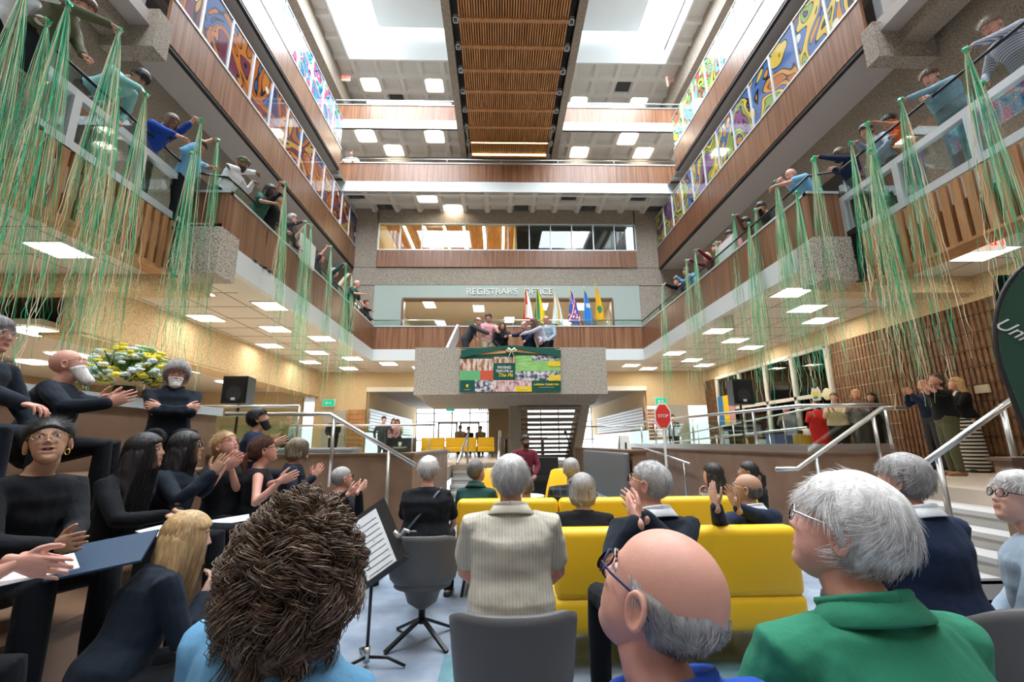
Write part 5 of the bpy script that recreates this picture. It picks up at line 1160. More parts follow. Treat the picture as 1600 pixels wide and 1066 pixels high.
# loudspeakers on stands
def pa(label, x, y, z, w=.38, h=.6, rz=0, pole=True, zb=MF, tilt=0):
    t = thing('loudspeaker', label, 'loudspeaker', (x, y, z), rz=rz); t.rotation_euler[1] = tilt
    b = MB(); b.prism([(-w/2, -.16), (w/2, -.16), (w/2*.7, .18), (-w/2*.7, .18)], 'z', 0, h); b.build('cabinet', 'plastic_black', t)
    MB().box((-w/2+.02, -.175, .03), (w/2-.02, -.16, h-.03)).build('grille', 'dark_metal', t); MB().disc((0, 0, 0), .001, .001, 6)
    v, f = loft([(0, -.175, h*.35), (0, -.179, h*.35)], .12, n=24, round_ends=False); MB().add(v, f).build('woofer', 'black', t)
    MB().box((-.03, -.185, .05), (.03, -.178, .09)).build('badge', 'white_metal', t)
    if pole:
        s = thing('speaker_stand', 'black tripod stand holding the '+label, 'stand', (x, y, zb)); MB().tube([(0, 0, .1), (0, 0, z-zb)], .018, 8).build('pole', 'dark_metal', s)
        for k in range(3): a = k*2*PI/3; MB().tube([(0, 0, .7), (.45*math.cos(a), .45*math.sin(a), .02)], .012, 6).build('leg', 'dark_metal', s)
    return t
p = un(373, 632, 'y', 7.3); pa('black loudspeaker beyond the counter at the left', p.x, 7.3, p.z, .38, .42)
p = un(1157, 633, 'y', 8.4); pa('black loudspeaker draped in green streamers before the window frame', p.x, 8.4, p.z, .38, .46)
p = un(1575, 500, 'y', 5.6); pa('black loudspeaker high at the right edge, by the green banner', p.x+.1, 5.6, p.z-.05, .42, .62, rz=-.6, tilt=.12)
# feather banners
def feather(label, o, H, W, m, rz, lean=0):
    t = thing('feather_banner', label, 'banner', o, rz=rz)
    L = [(W*(1-.0), .12)]+[(W*math.cos(a), H-W*1.7+W*1.7*math.sin(a)) for a in np.linspace(0, PI/2, 14)]+[(-.02, H), (-.02, .12)]
    MB().prism(L, 'y', -.006, .006).build('cloth', m, t); b = MB(); P = [(-W*0-.0+W+.02, 0, 0), (W+.02, 0, .12)]+[((W+.02)*math.cos(a), 0, H-W*1.7+(W*1.7+.02)*math.sin(a)) for a in np.linspace(0, PI/2, 14)]
    b.tube(P, .018, 8).build('pole', 'black', t, smooth=True); MB().bar((-.3, 0, .02), (W+.3, 0, .02), .05, .03).build('foot', 'black', t); return t
p = un(20, 590, 'x', -4.3); t = feather('orange feather banner with black script behind the counter, far left', (-6.0, 4.3, 1.3), 1.75, .5, mat('banner_orange', (.72, .22, .01), .6), 1.1)
text('UofR', .22, 'black', t, (.2, -.01, .35), rot=(PI/2, -.9, 0), shear=.3)
p = un(1598, 560, 'y', 3.6); t = feather('tall dark green feather banner with white script at the right edge', (4.72, 3.3, 1.05), 1.85, .55, mat('banner_green', (.012, .06, .035), .5), 0); t.rotation_euler = (0, .1, PI-.5)
text('University', .15, 'white_paint', t, (.30, .012, 1.15), rot=(PI/2, .9, PI), shear=.3); text('of Regina', .13, 'white_paint', t, (.20, .012, 1.08), rot=(PI/2, .9, PI), shear=.3)
for k in range(2): MB().prism([(.24+k*.07, .84), (.31+k*.07, .91), (.24+k*.07, .98), (.21+k*.07, .95), (.25+k*.07, .91), (.21+k*.07, .87)], 'y', .008, .014).build('chevron', 'gold', t)
# EXIT signs
def exit_sign(label, loc, rz, s=1, green=False):
    t = thing('exit_sign', label, 'sign', loc, rz=rz); MB().box((-.16*s, 0, -.10*s), (.16*s, .07*s, .10*s)).build('housing', mat('sign_face', (.85, .80, .70), .5, emit=(1, .9, .75), emit_s=.4) if not green else 'white_paint', t)
    if not green: text('EXIT', .17*s, mat('exit_red', (.8, .02, .01), .5, emit=(1, .03, .02), emit_s=1.2), t, (0, -.006, 0), bold=.004)
    else:
        MB().box((-.15*s, -.006, -.09*s), (.15*s, 0, .09*s)).build('plate', mat('exit_green', (.0, .35, .22), .5, emit=(.0, .5, .3), emit_s=.5), t); MB().prism([(-.02, -.012), (.06, -.012), (.06, -.04), (.12, 0), (.06, .04), (.06, .012), (-.02, .012)], 'y', -.012, -.006).build('arrow', 'white_paint', t); MB().prism([(-.12, -.07), (-.08, -.02), (-.05, -.07), (-.04, .0), (-.06, .05), (-.1, .05), (-.11, .0)], 'y', -.012, -.006).build('figure', 'white_paint', t)
    return t
p = un(1546, 378, 'z', 4.16); exit_sign('red-lettered EXIT sign under the right gallery ceiling', (p.x, p.y, 4.16), -.25, 1.15)
exit_sign('green running-man exit sign on the sandy wall at the left', (-6.8, 18.55, 3.05), 0, 1.5, True); exit_sign('green running-man exit sign on the sandy wall at the right', (6.6, 18.6, 3.05), 0, 1.5, True)
exit_sign('green running-man exit sign over the far entrance doors', (-3.0, 28.5, 3.55), 0, 1.6, True); p = un(540, 121, 'y', 16.6); exit_sign('small red EXIT sign under the roof waffle, left of bridge', (p.x, 16.6, p.z), 0, 1.1); p = un(1044, 127, 'y', 16.6); exit_sign('small red EXIT sign under the roof waffle, right of bridge', (p.x, 16.6, p.z), 1.1, 1.1)
# flags on poles behind the far balcony
FL = [(820, 449, 'red and white flag with maple leaf, on the first pole of the far balcony'), (838, 449, 'green and yellow flag on the second pole of the far balcony'), (865, 452, 'white, pale blue and gold flag on the third pole of the far balcony'), (890, 451, 'blue flag with red and white crosses on the fourth pole of the far balcony'), (912, 451, 'plain blue flag with white sign on the fifth pole of the far balcony'), (930, 446, 'golden yellow flag with green emblem on the sixth pole of the far balcony')]
FC = {'red': (.62, .015, .02), 'white': (.78, .76, .74), 'green': (.01, .22, .08), 'yellow': (.80, .62, .02), 'blue': (.02, .08, .42), 'pale': (.45, .62, .75), 'gold': (.75, .42, .01), 'sky': (.03, .22, .60)}
for k_, v_ in FC.items(): mat('flag_'+k_, v_, .7, bump=(6, .3, (1, 1, .3)))
for i, (px, py, l) in enumerate(FL):
    p = un(px, py, 'y', 16.15); t = thing('flag', l, 'flag', (p.x, 16.15, F2), 'flags behind the far balcony'); H = p.z-F2
    MB().tube([(0, 0, 0), (0, 0, H)], .014, 8).build('pole', 'gold', t); v, f = ell((0, 0, H+.03), (.022, .022, .05), 2); MB().add(v, f).build('finial', 'gold', t); MB().disc((0, 0, 0), .16, .03, 16).build('base', 'gold', t)
    nx, nz = 14, 22; V = []; F_ = []; M_ = []
    for s_ in (0, 1):
        for b_ in range(nz+1):
            for a_ in range(nx+1):
                u, v_ = a_/nx, b_/nz; wd = .06+.36*v_**.8*(1 if i != 3 else 1.2); z = H-.06-v_*1.25; x = .01+u*wd-.12*v_*0; y = .045*math.sin(u*9+i)*(.4+v_)+s_*.004
                V.append((x-wd*.25*v_, y, z-.10*u))
    q = (nx+1)*(nz+1)
    for s_ in (0, 1):
        for b_ in range(nz):
            for a_ in range(nx):
                c = [s_*q+b_*(nx+1)+a_, s_*q+b_*(nx+1)+a_+1, s_*q+(b_+1)*(nx+1)+a_+1, s_*q+(b_+1)*(nx+1)+a_]; F_.append(c if s_ else c[::-1]); u, v_ = a_/nx, b_/nz
                M_.append([0 if (u < .42 and v_ < .45) or u < .2 or (v_ > .85) else 1, 0 if u < .45 else 1, (0, 1, 2, 0)[int(u*3.9)], 0 if not ((abs(u-v_) < .1) or abs(u+v_-1) < .1 or abs(v_-.75) < .06) else (1 if int((u+v_)*8) % 2 else 2), 0 if not (.35 < v_ < .5 and .3 < u < .8) else 1, 1 if ((u-.5)**2*6+(v_-.62)**2*26) < .35 else 0][i])
    b = MB(); b.add(V, F_); b.m = M_; b.build('cloth', [['flag_red', 'flag_white'], ['flag_green', 'flag_yellow'], ['flag_white', 'flag_pale', 'flag_gold'], ['flag_blue', 'flag_white', 'flag_red'], ['flag_sky', 'flag_white'], ['flag_gold', 'flag_green']][i], t, smooth=True)
# banner on the landing
x0, x1, zt, zb = -.97, 1.53, 3.76, 2.66; Yb = 11.26
t = thing('tribute_banner', 'printed photo-collage banner hung on the concrete landing', 'banner', (.28, Yb, zb)); W_, H_ = x1-x0, zt-zb
def U(u, v): return (-W_/2+u*W_, (1-v)*H_)
def rect(nm, u0, v0, u1, v1, m, k=1):
    (a, c), (d, e) = U(u0, v0), U(u1, v1); return MB().box((a, -.004*k, min(c, e)), (d, -.004*k+.004, max(c, e))).build(nm, m, t)
BC = {'bgreen': (.0, .085, .06), 'blime': (.30, .62, .15), 'bmint': (.14, .46, .19), 'borange': (.85, .42, .16), 'byellow': (.88, .60, .01), 'bred': (.62, .10, .05), 'bpink': (.66, .34, .36), 'bmauve': (.50, .40, .46)}
for k_, v_ in BC.items(): mat(k_, v_, .5)
ramp_mat('photo_warm', 'noise', 7, (2, 2, .6), [(.3, (.10, .04, .03)), (.45, (.45, .20, .10)), (.55, (.75, .60, .50)), (.7, (.85, .80, .75))], .5); ramp_mat('photo_grey', 'noise', 12, (1, 1, 1), [(.38, (.04, .04, .06)), (.48, (.25, .24, .28)), (.56, (.6, .58, .62)), (.7, (.85, .84, .86))], .5)
ramp_mat('photo_green', 'noise', 9, (.5, 1, 2), [(.3, (.20, .48, .10)), (.7, (.40, .66, .25))], .5); ramp_mat('photo_pink', 'noise', 7, (2, 1, 1), [(.35, (.30, .10, .12)), (.5, (.72, .48, .46)), (.7, (.85, .70, .62))], .5)
rect('sheet', 0, 0, 1, 1, 'bgreen', 0)
rect('photo', 0, .25, .33, .52, 'photo_warm'); rect('photo', .33, .21, .55, .36, 'photo_warm'); rect('photo', 0, .52, .2, .74, 'bmint'); rect('photo', .2, .52, .33, .74, 'bred'); rect('photo', .15, .74, .33, 1, 'photo_grey'); rect('photo', .33, .74, .55, 1, 'photo_pink')
rect('photo', .55, .18, 1, .54, 'photo_green'); rect('photo', .72, .18, .98, .30, 'photo_grey', 2); rect('photo', .55, .54, 1, .75, 'photo_grey'); rect('photo', .55, .75, .71, .88, 'photo_pink'); rect('tag', .55, .88, .71, 1, 'byellow'); rect('tag', .88, .31, 1, .43, 'byellow', 3); rect('tag', .88, .63, 1, .76, 'byellow', 3)
rect('title_panel', .33, .35, .55, .72, 'bgreen', 2)
def bt(s, u, v, sz, m, **k): (a, c) = U(u, v); return text(s, sz, m, t, (a, -.016, c), ext=.002, **k)
bt('PAYING', .44, .455, .095, 'white_paint', bold=.003); bt('TRIBUTE to', .44, .54, .085, 'white_paint', bold=.003); bt('The Pit', .45, .63, .125, 'byellow', shear=.3, bold=.002); bt('A SPECIAL THANK YOU', .855, .845, .058, 'byellow', bold=.003); bt('to everyone who gathered here', .855, .905, .03, 'white_paint'); bt('1965', .94, .37, .05, 'white_paint'); bt('TODAY', .94, .70, .05, 'white_paint'); bt('THE PIT', .63, .94, .05, 'white_paint')
bt('UNIVERSITY', .075, .955, .03, 'white_paint'); (a, c) = U(.075, .87); MB().prism([(a-.03, c+.04), (a-.03, c-.01), (a, c-.04), (a+.03, c-.01), (a+.03, c+.04)], 'y', -.012, -.006).build('crest', 'byellow', t)
bc = MB(); 
for (u0, v0, u1, v1, th_) in ((0, .03, .46, .06, .10), (1, .03, .56, .04, .10)):
    pts_ = [U(u0, v0), U(u1, v1), U(u1, v1+th_*.6), U(u0, v0+th_*1.6)]; bc.prism(pts_ if u0 < u1 else pts_[::-1], 'y', -.014, -.006)
bc.build('orange_ribbon', 'borange', t)
t2 = thing('bow', 'pale golden ribbon bow tied at the top of the banner', 'bow', (.31, 11.2, 3.68)); b = MB()
for s in (-1, 1): b.add(*loft([(0, 0, 0), (s*.08, -.02, .05), (s*.13, -.01, .02), (s*.08, .01, -.02), (0, 0, 0)], [(.02, .03), (.03, .03), (.03, .02), (.03, .03), (.02, .03)], n=8)); 
b.build('loops', 'ribbon_gold', t2, smooth=True); b = MB()
for s in (-1, 1): b.bar((0, 0, 0), (s*.07, -.01, -.16), .05, .012)
b.build('tails', 'ribbon_gold', t2)
t = thing('green_swag', 'dark green cloth swag draped across the parapet of the landing', 'cloth', (.3, 11.22, 3.72)); b = MB()
for s in (-1, 1): b.prism([(0, .10), (s*.6, .05), (s*1.25, -.02), (s*1.25, -.22), (s*.6, -.08), (0, .03)][::s], 'y', .0, .03)
b.build('cloth', 'bgreen', t)
o = text('PIT', .1, 'white_paint'); bpy.data.objects.remove(o)
# music stand with a sheet of music, foreground
p = un(572, 1043, 'z', 0); t = thing('music_stand', 'black music stand with tilted desk in the foreground', 'music stand', (p.x, p.y, 0))
top_ = un(585, 845, 'y', p.y)-Vector((p.x, p.y, 0))
MB().tube([(0, 0, .05), tuple(top_)], .011, 10).build('pole', 'plastic_black', t, smooth=True); MB().tube([(0, 0, .03), (0, 0, .12)], .022, 10).build('collar', 'steel', t, smooth=True)
for a in (-.1, 2.0, 4.1): MB().tube([(0, 0, .06), (.14*math.cos(a), .14*math.sin(a), .06), (.26*math.cos(a), .26*math.sin(a), .014)], .010, 8).build('leg', 'dark_metal', t, smooth=True)
dk = bpy.data.objects.new('desk', None)
Rm = Matrix.Rotation(math.radians(-34), 3, 'Y')@Matrix.Rotation(math.radians(-28), 3, 'X')
def deskpts(a, c, y0, y1): return [np.array(Rm@Vector((x, y, z)))+np.array(top_) for (x, y, z) in ((a[0], y0, a[1]), (c[0], y0, a[1]), (c[0], y0, c[1]), (a[0], y0, c[1]), (a[0], y1, a[1]), (c[0], y1, a[1]), (c[0], y1, c[1]), (a[0], y1, c[1]))]
BF = [(0, 1, 2, 3), (7, 6, 5, 4), (0, 4, 5, 1), (1, 5, 6, 2), (2, 6, 7, 3), (3, 7, 4, 0)]
MB().add(deskpts((-.17, -.24), (.17, .24), .0, .012), BF).add(deskpts((-.17, -.25), (.17, -.24), -.06, .012), BF).build('desk', 'plastic_black', t)
tag(MB().add(deskpts((-.13, -.225), (.09, .20), -.008, -.003), BF).build('sheet_music', 'paper', None, loc=None), 'white printed sheet of music resting on the black music stand', 'paper').location = t.location
ln = MB()
for k in range(9): ln.add(deskpts((-.11, -.2+k*.042), (.07, -.199+k*.042+.003), -.010, -.0085), BF)
ln.build('printed_lines', 'chair_grey', bpy.data.objects['sheet_music'])
t3 = thing('stand_light', 'chrome and black clip-on light at the corner of the music stand', 'lamp', t.location); b = MB(); q = Vector(deskpts((.17, -.1), (.2, -.05), -.02, 0)[0]); b.tube([tuple(q), tuple(q+Vector((.03, 0, .05))), tuple(q+Vector((.08, 0, .03)))], .012, 8).tube([tuple(q+Vector((.0, 0, .0))), tuple(q+Vector((-.04, 0, .04)))], .016, 8); b.build('clip', 'steel', t3, smooth=True); v, f = ell(tuple(q+Vector((.09, 0, .03))), (.03, .018, .016), 3); MB().add(v, f).build('head', 'plastic_black', t3, smooth=True)
# microphone and equipment under the stair
t = thing('microphone_stand', 'black microphone on a boom stand before the open stair', 'microphone', (1.4, 8.4, 0)); b = MB(); b.tube([(0, 0, 0), (0, 0, .9)], .012, 8).tube([(0, 0, .9), (-.2, -.1, 1.55)], .010, 8); b.build('pole', 'dark_metal', t); v, f = ell((-.22, -.11, 1.6), (.03, .03, .05), 2); MB().add(v, f).build('microphone', 'plastic_black', t)
for k in range(3): a = k*2.1; MB().tube([(0, 0, .1), (.3*math.cos(a), .3*math.sin(a), .01)], .01, 6).build('leg', 'dark_metal', t)
t = thing('equipment_rack', 'pile of dark sound equipment beside the open stair', 'equipment', (1.0, 10.2, 0)); MB().box((-.35, -.3, 0), (.35, .3, .75)).build('case', 'plastic_black', t); MB().box((-.28, -.32, .1), (.28, -.3, .65)).build('front_panel', 'dark_metal', t); MB().box((-.22, -.2, .75), (.25, .25, 1.12)).build('mixer', 'plastic_black', t)
# poster on the window frame, stickers, wall plate
p = un(1133, 635, 'x', 8.4); t = thing('poster', 'bright pink, yellow and blue poster on the window frame', 'poster', (8.43, p.y, 2.0)); 
for k, c in enumerate(('bpink', 'byellow', 'flag_sky')): MB().box((0, -.6+k*.4, 0), (.02, -.2+k*.4, 1.1)).build('panel', c, t)
t = thing('wall_plate', 'small beige wall plate on the ribbed wall', 'plate', (8.48, un(1535, 608, 'x', 8.48).y, un(1535, 608, 'x', 8.48).z)); MB().box((-.02, -.12, -.07), (.02, .12, .07)).build('plate', 'cream', t)
t = thing('fire_alarm', 'small red fire alarm on the wooden wall at the right', 'alarm', (6.3, 18.6, 2.05)); MB().box((-.1, -.06, -.1), (.1, .02, .1)).build('box', 'red', t); v, f = ell((0, -.07, 0), (.05, .02, .05), 2); MB().add(v, f).build('strobe', 'white_paint', t)
p = un(820, 487+0, 'y', 15.7)
t = thing('counter_case', 'low glass showcase with a yellow base behind the left balustrade', 'showcase', (-4.3, 8.6, MF)); MB().box((-.6, -.3, 0), (.6, .3, .5)).build('base', mat('lime', (.5, .52, .12), .6), t); MB().box((-.6, -.3, .5), (.6, .3, .9)).build('glass_top', 'glass_green', t)
# ================================================================== WHO IS THERE
BUN = []     # hands that hold streamers: (point, ...)
def V3(v): return Vector([float(a) for a in v])
def tgt(pt, kind='grip', fd=(0, 1, 0), pn=(0, 0, -1), hint=(.8, 0, -1)): return (V3(pt), hint, fd, pn, kind)
def cl(px, py, d, off=.0): return at(px, py, d)
def clap(px, py, d, yaw, up=(0, .75, .62), gap=.035):
    """both hands meet palm to palm near a place; returns specs for the left and right hand (wrists a little back from it)"""
    c = at(px, py, d); T = Rz(-math.radians(yaw)); b = np.array(up, float); b /= np.linalg.norm(b); w = np.array(c)-T@b*.09
    r = (V3(w+T@np.array([gap, 0, 0])), (.7, -.1, -1), (-.10, b[1], b[2]), (-1, 0, .1), 'flat'); l = (V3(w-T@np.array([gap, .02, .012])), (.7, -.1, -1), (-.10, b[1], b[2]), (-1, 0, .1), 'flat')
    return dict(R=r, L=l)
P = person
# --- nearest row, seen from behind
A = P('woman from behind with long curly brown hair and light blue denim jacket, nearest at left', at(478, 872, 1.02), 15, look=(25, 14, 6), side=10, q=3, fem=1, hair=('curlymass', 'brown', .16), top='denim', collar='denim', lean=4, girth=1.0, skin='light', legs=True, bottom='darkjeans', group=None)
P('balding man in blue shirt and dark blue glasses looking up left, nearest in the middle', at(1028, 932, .80), -22, look=(-42, 26, 4), q=3, old=1, hair=('bald', 'grey'), top='blue', collar='blue', glasses='navy', skin='pink', wide=1.03, bottom='darkjeans')
P('white-haired man in a green polo shirt with thin silver glasses, nearest at right', at(1320, 832, 1.03), -8, look=(-42, 18, 3), q=3, old=1, hair=('wave', 'white'), top='green', collar='green', glasses='silver', skin='pink', wide=1.05, girth=1.22, scale=1.02, sleeves='short', bottom='khaki')
# --- second row
P('grey-blond man from behind in a pale striped button shirt on the middle grey chair', at(798, 750, 2.5), 2, look=(2, 10, 0), q=3, hair=('short', 'lightgrey'), topmat=clothmat('pinstripe', CL['cream'], stripes=(60, 'X', (.48, .42, .36), .18)), top='cream', collar='cream', skin='pink', girth=1.25, wide=1.06, sleeves='short', lean=2, R=HAND_POSES['lap'], bottom='khaki', scale=1.03)
C = clap(975, 785, 2.15, -40); P('grey crew-cut man in a dark blazer with gold glasses, clapping beside the near yellow sofa', at(1014, 757, 2.4), -14, look=(-52, 14, 0), q=3, old=1, hair=('crew', 'lightgrey'), top='blackb', jacket=True, collar='white', glasses='gold', skin='pink', girth=1.12, wide=1.04, **C, bottom='black')
P('grey-haired man from behind in a navy pullover, right of the green polo shirt', at(1410, 752, 2.2), -10, look=(-32, 12, 0), q=2, old=1, hair=('wave', 'grey'), top='navy', collar='white', skin='pink', girth=1.2, wide=1.04, bottom='charcoal')
P('woman in profile with short fair hair and pale blue-grey cardigan at the right edge', at(1592, 780, 2.15), -45, look=(-78, 14, 0), q=2, fem=1, old=1, hair=('wave', 'lightgrey'), top='greyblue', glasses='black', skin='pale', girth=1.15, R='lap', L='lap', mouth='smile', bottom='charcoal')
A = P('white-haired person from behind in black T-shirt with a strap, on the left grey chair', at(670, 735, 4.3), 4, look=(6, 8, 0), q=2, fem=1, hair=('wave', 'white'), top='black', skin='pink', girth=1.35, sleeves='short', bottom='black')
W = A['W']; v, f = loft([W((.13, .02, .03)), W((.12, -.10, -.01)), W((.02, -.165, -.15)), W((-.10, -.185, -.30)), W((-.19, -.13, -.42))], [(.013, .004)]*5, n=8); A['part']('bag_strap', [(v, f)], mat('strap', (.06, .075, .09), .5))
C = clap(1172, 772, 3.0, -40, up=(0, .4, .9)); P('balding man with brown glasses in a navy jumper clapping on the near yellow sofa', at(1166, 765, 3.55), -15, look=(-55, 12, 0), q=2, old=1, hair=('bald', 'darkgrey'), top='navy', collar='white', glasses='gold', skin='olive', girth=1.2, wide=1.04, **clap(1112, 765, 3.15, -30, up=(0, .3, .95)))
P('person with a grey-brown bob from behind in black, between striped shirt and blazer', at(910, 765, 3.6), 8, look=(10, 6, 0), q=2, fem=1, hair=('bob', 'grey'), top='black', skin='light', girth=1.15)
# --- third row, on the far yellow sofa
P('short-haired person in a dark green shirt and glasses looking right, on the long yellow sofa', at(745, 738, 5.15), 15, look=(45, 16, 0), q=1, fem=1, hair=('short', 'darkgrey'), top='forest', collar='forest', glasses='black', skin='light', girth=1.1)
P('grey-haired man in a dark plaid shirt from behind, behind the grey-brown bob', at(893, 735, 5.0), 10, look=(15, 12, 0), q=1, hair=('short', 'grey'), topmat=clothmat('darkplaid', (.015, .018, .024), plaid=((.05, .06, .08), (.08, .08, .09))), skin='light', girth=1.2)
P('person in a sage green shirt mostly hidden behind the striped-shirt man', at(822, 762, 5.2), 0, look=(0, 6, 0), q=0, hair=('short', 'darkgrey'), top='forest', skin='light')
P('woman with long straight black hair and a blue-brown plaid jacket on the long yellow sofa', at(1113, 742, 4.95), -20, look=(-35, 8, 0), q=1, fem=1, hair=('long', 'black', .30), topmat=clothmat('plaid', (.03, .035, .08), plaid=((.30, .16, .12), (.35, .30, .24))), skin='light', L='chin')
P('woman with a dark ponytail in profile behind the plaid jacket', at(1168, 738, 5.2), -30, look=(-62, 10, 0), q=1, fem=1, hair=('pony', 'black'), top='black', skin='tan')
C = clap(566, 757, 4.4, 30); P('short grey-haired person in black clapping, alone before the left pit wall', at(535, 748, 4.7), 30, look=(48, 10, 0), q=1, fem=1, hair=('crew', 'grey'), top='black', glasses='black', skin='pink', girth=1.2, **C)
P('bearded man in a dark red shirt in the shade under the stair', at(821, 690, 8.8), 160, look=(150, 0, 0), pose='stand', q=1, hair=('short', 'black'), beard=('black', .01), top='maroon', skin='brown', foot_z=.0)
# --- the choir on the left tiers
P('young woman with glasses and gold hoop earrings looking up open-mouthed, front left of the choir', at(76, 693, 2.3), 105, look=(140, 18, 6), q=3, fem=1, hair=('clip', 'black'), top='black', glasses='gold', skin='tan', mouth='open', lean=10, **clap(130, 838, 2.05, 90, up=(0, .9, .35)), neckline=1, foot_z=.05, hd=True)
P('woman with long glossy black hair over a black top, second in the choir\'s front row', at(228, 706, 3.05), 95, look=(72, 6, 0), q=2, fem=1, hair=('long', 'black', .42), top='black', skin='tan', lean=18, R=tgt(at(262, 805, 2.8), 'relax'), L=tgt(at(280, 800, 3.0), 'relax'), foot_z=.1)
P('woman with black hair, glasses and a black blazer clapping, third in the choir\'s front row', at(292, 700, 3.45), 80, look=(66, 8, 0), q=2, fem=1, hair=('long', 'black', .30), top='blackb', jacket=True, glasses='black', skin='olive', lean=8, **clap(345, 720, 3.3, 80, up=(0, .35, .93)), foot_z=.1)
P('fair-haired woman with red glasses smiling upwards with raised hands, fourth in the choir\'s front row', at(354, 697, 4.0), 95, look=(105, 26, 0), q=2, fem=1, hair=('clip', 'blond'), top='black', glasses='red', skin='pink', sleeves='short', lean=0, **clap(374, 716, 3.75, 90, up=(0, .8, .6), gap=.05), foot_z=.1)
P('woman with an auburn ponytail and bare shoulders clapping, fifth in the choir\'s front row', at(414, 704, 4.15), 62, look=(62, 14, 0), q=2, fem=1, hair=('pony', 'auburn'), top='black', glasses='black', skin='pink', sleeves='none', lean=6, neckline=1, **clap(457, 742, 3.9, 70, up=(0, .9, .45)), foot_z=.1)
P('woman with light brown bob and dark jacket clapping, last in the choir\'s front row', at(466, 703, 4.9), 70, look=(80, 14, 0), q=2, fem=1, hair=('bob', 'ash'), top='blackb', glasses='gold', skin='pink', lean=5, **clap(498, 732, 4.7, 70, up=(0, .4, .9)), foot_z=.1)
P('bearded man with a dark quiff and navy jacket clapping near the glass balustrade', at(404, 655, 5.2), 60, look=(66, 22, 0), q=2, hair=('short', 'black'), top='navy', jacket=True, beard=('black', .03), skin='tan', **clap(440, 688, 4.95, 60, up=(0, .8, .5)), foot_z=.6)
P('bald man with white beard and black suit looking up, clapping, on the upper tier', at(108, 570, 3.5), 62, look=(62, 24, 0), q=3, old=1, hair=('none', 'white'), beard=('white', .07), top='blackb', jacket=True, glasses='gold', skin='pink', girth=1.12, **clap(195, 618, 3.3, 75, up=(0, .75, .62)), lean=12, foot_z=.62)
P('man with curly white hair, goatee and round glasses, arms crossed in black, before the counter', at(276, 585, 4.75), 140, look=(146, 2, 0), q=3, old=1, hair=('curlyshort', 'white'), beard=('white', .03), top='blackb', collar='blackb', glasses='black', skin='pink', R='cross', L='cross', girth=1.05, foot_z=.9, lean=-4, hd=True)
P('person in a dark suit cut off by the left edge, hand resting on a knee', at(-10, 524, 2.9), 88, look=(85, 0, 0), q=2, old=1, hair=('short', 'darkgrey'), top='blackb', jacket=True, glasses='silver', skin='pink', lean=10, R=tgt(at(96, 660, 2.7), 'relax'), L=tgt(at(60, 690, 3.0), 'relax'), foot_z=.6, bottom='blackb')
P('woman with long straight blond hair in a black blouse, seated low with her back turned', at(294, 840, 2.3), 50, look=(68, -6, -4), q=3, fem=1, hair=('long', 'blond', .30), top='blackb', skin='pale', lean=24, side=-12, R='chin', L='lap', sleeves='long', bottom='black', foot_z=.0)
P('person cut off by the lower left corner, only clapping hands and black-trousered knees in view', at(-95, 800, 1.65), 80, look=(80, 10, 0), q=2, fem=1, hair=('short', 'brown'), top='black', skin='pink', sleeves='three', lean=20, **clap(92, 868, 1.6, 80, up=(0, 1, .1), gap=.045), foot_z=.0)
P('person with auburn hair behind the counter, between the flowers and the white curly hair', at(252, 592, 5.6), 60, look=(70, 0, 0), q=1, fem=1, hair=('clip', 'auburn'), top='charcoal', skin='pink', pose='stand', foot_z=MF)
P('small fair-skinned person peering behind the counter at the far left', at(8, 574, 5.6), 110, look=(120, 0, 0), q=1, hair=('short', 'ash'), top='navy', skin='pink', pose='stand', foot_z=MF)
# --- on the landing
def pod(label, px, py, yaw, **k): return P(label, un(px, py, 'y', k.pop('y', 11.95)), yaw, pose='stand', q=2, foot_z=2.82, legs=True, **k)
join = un(788, 529, 'y', 11.45)
def J(dx, dz, dy=0): return V3(join)+Vector((dx, dy, dz))
pod('balding man in a dark grey suit leaning in from the left of the landing', 747, 503, 90, look=(120, -20, 0), hair=('thin', 'darkgrey'), top='charcoal', jacket=True, skin='pink', lean=32, R=tgt(J(-.10, .0), fd=(0, 1, -.1)), L=tgt(un(746, 541, 'y', 11.35)), bottom='charcoal')
pod('dark-haired man in a pink shirt smiling on the landing', 763, 497, 160, look=(178, 0, 0), hair=('short', 'black'), top='sweatpink', collar='sweatpink', skin='tan', sleeves='short', y=12.15, R=tgt(J(-.45, .02, .1)), L=tgt(J(-.08, .05)), bottom='beige')
pod('smiling woman with long brown hair in a black top at the centre of the landing', 785, 509, 175, look=(180, 0, 0), fem=1, hair=('long', 'brown', .22), top='black', skin='pink', y=12.05, R='lap', L=tgt(J(.0, .03)))
pod('grey-haired man in a dark blue suit bending down on the landing', 819, 509, 215, look=(230, -25, 0), hair=('thin', 'grey'), top='navy', jacket=True, top2='white', skin='pink', lean=22, R=tgt(J(.03, .07)), L=tgt(un(815, 538, 'y', 11.4)), y=11.9)
pod('long-haired woman in a white blazer reaching in from the right of the landing', 834, 504, 250, look=(245, -12, 0), fem=1, hair=('long', 'brown', .28), top='lilac', jacket=True, top2='white', skin='pink', lean=26, R=tgt(un(850, 538, 'y', 11.4)), L=tgt(J(.08, -.01)), y=11.75)
pod('bald man with glasses in a grey suit at the back right of the landing', 853, 500, 195, look=(190, 0, 0), hair=('bald', 'lightgrey'), top='greyblue', jacket=True, top2='white', glasses='black', skin='pink', y=12.35)
# --- on the fourth gallery
P('young man in a white shirt at the rail of the fourth far gallery', un(549, 240, 'y', 16.05), 180, pose='stand', q=1, hair=('short', 'black'), top='white', skin='tan', foot_z=11.05, R='rail', L='rail', sleeves='short')
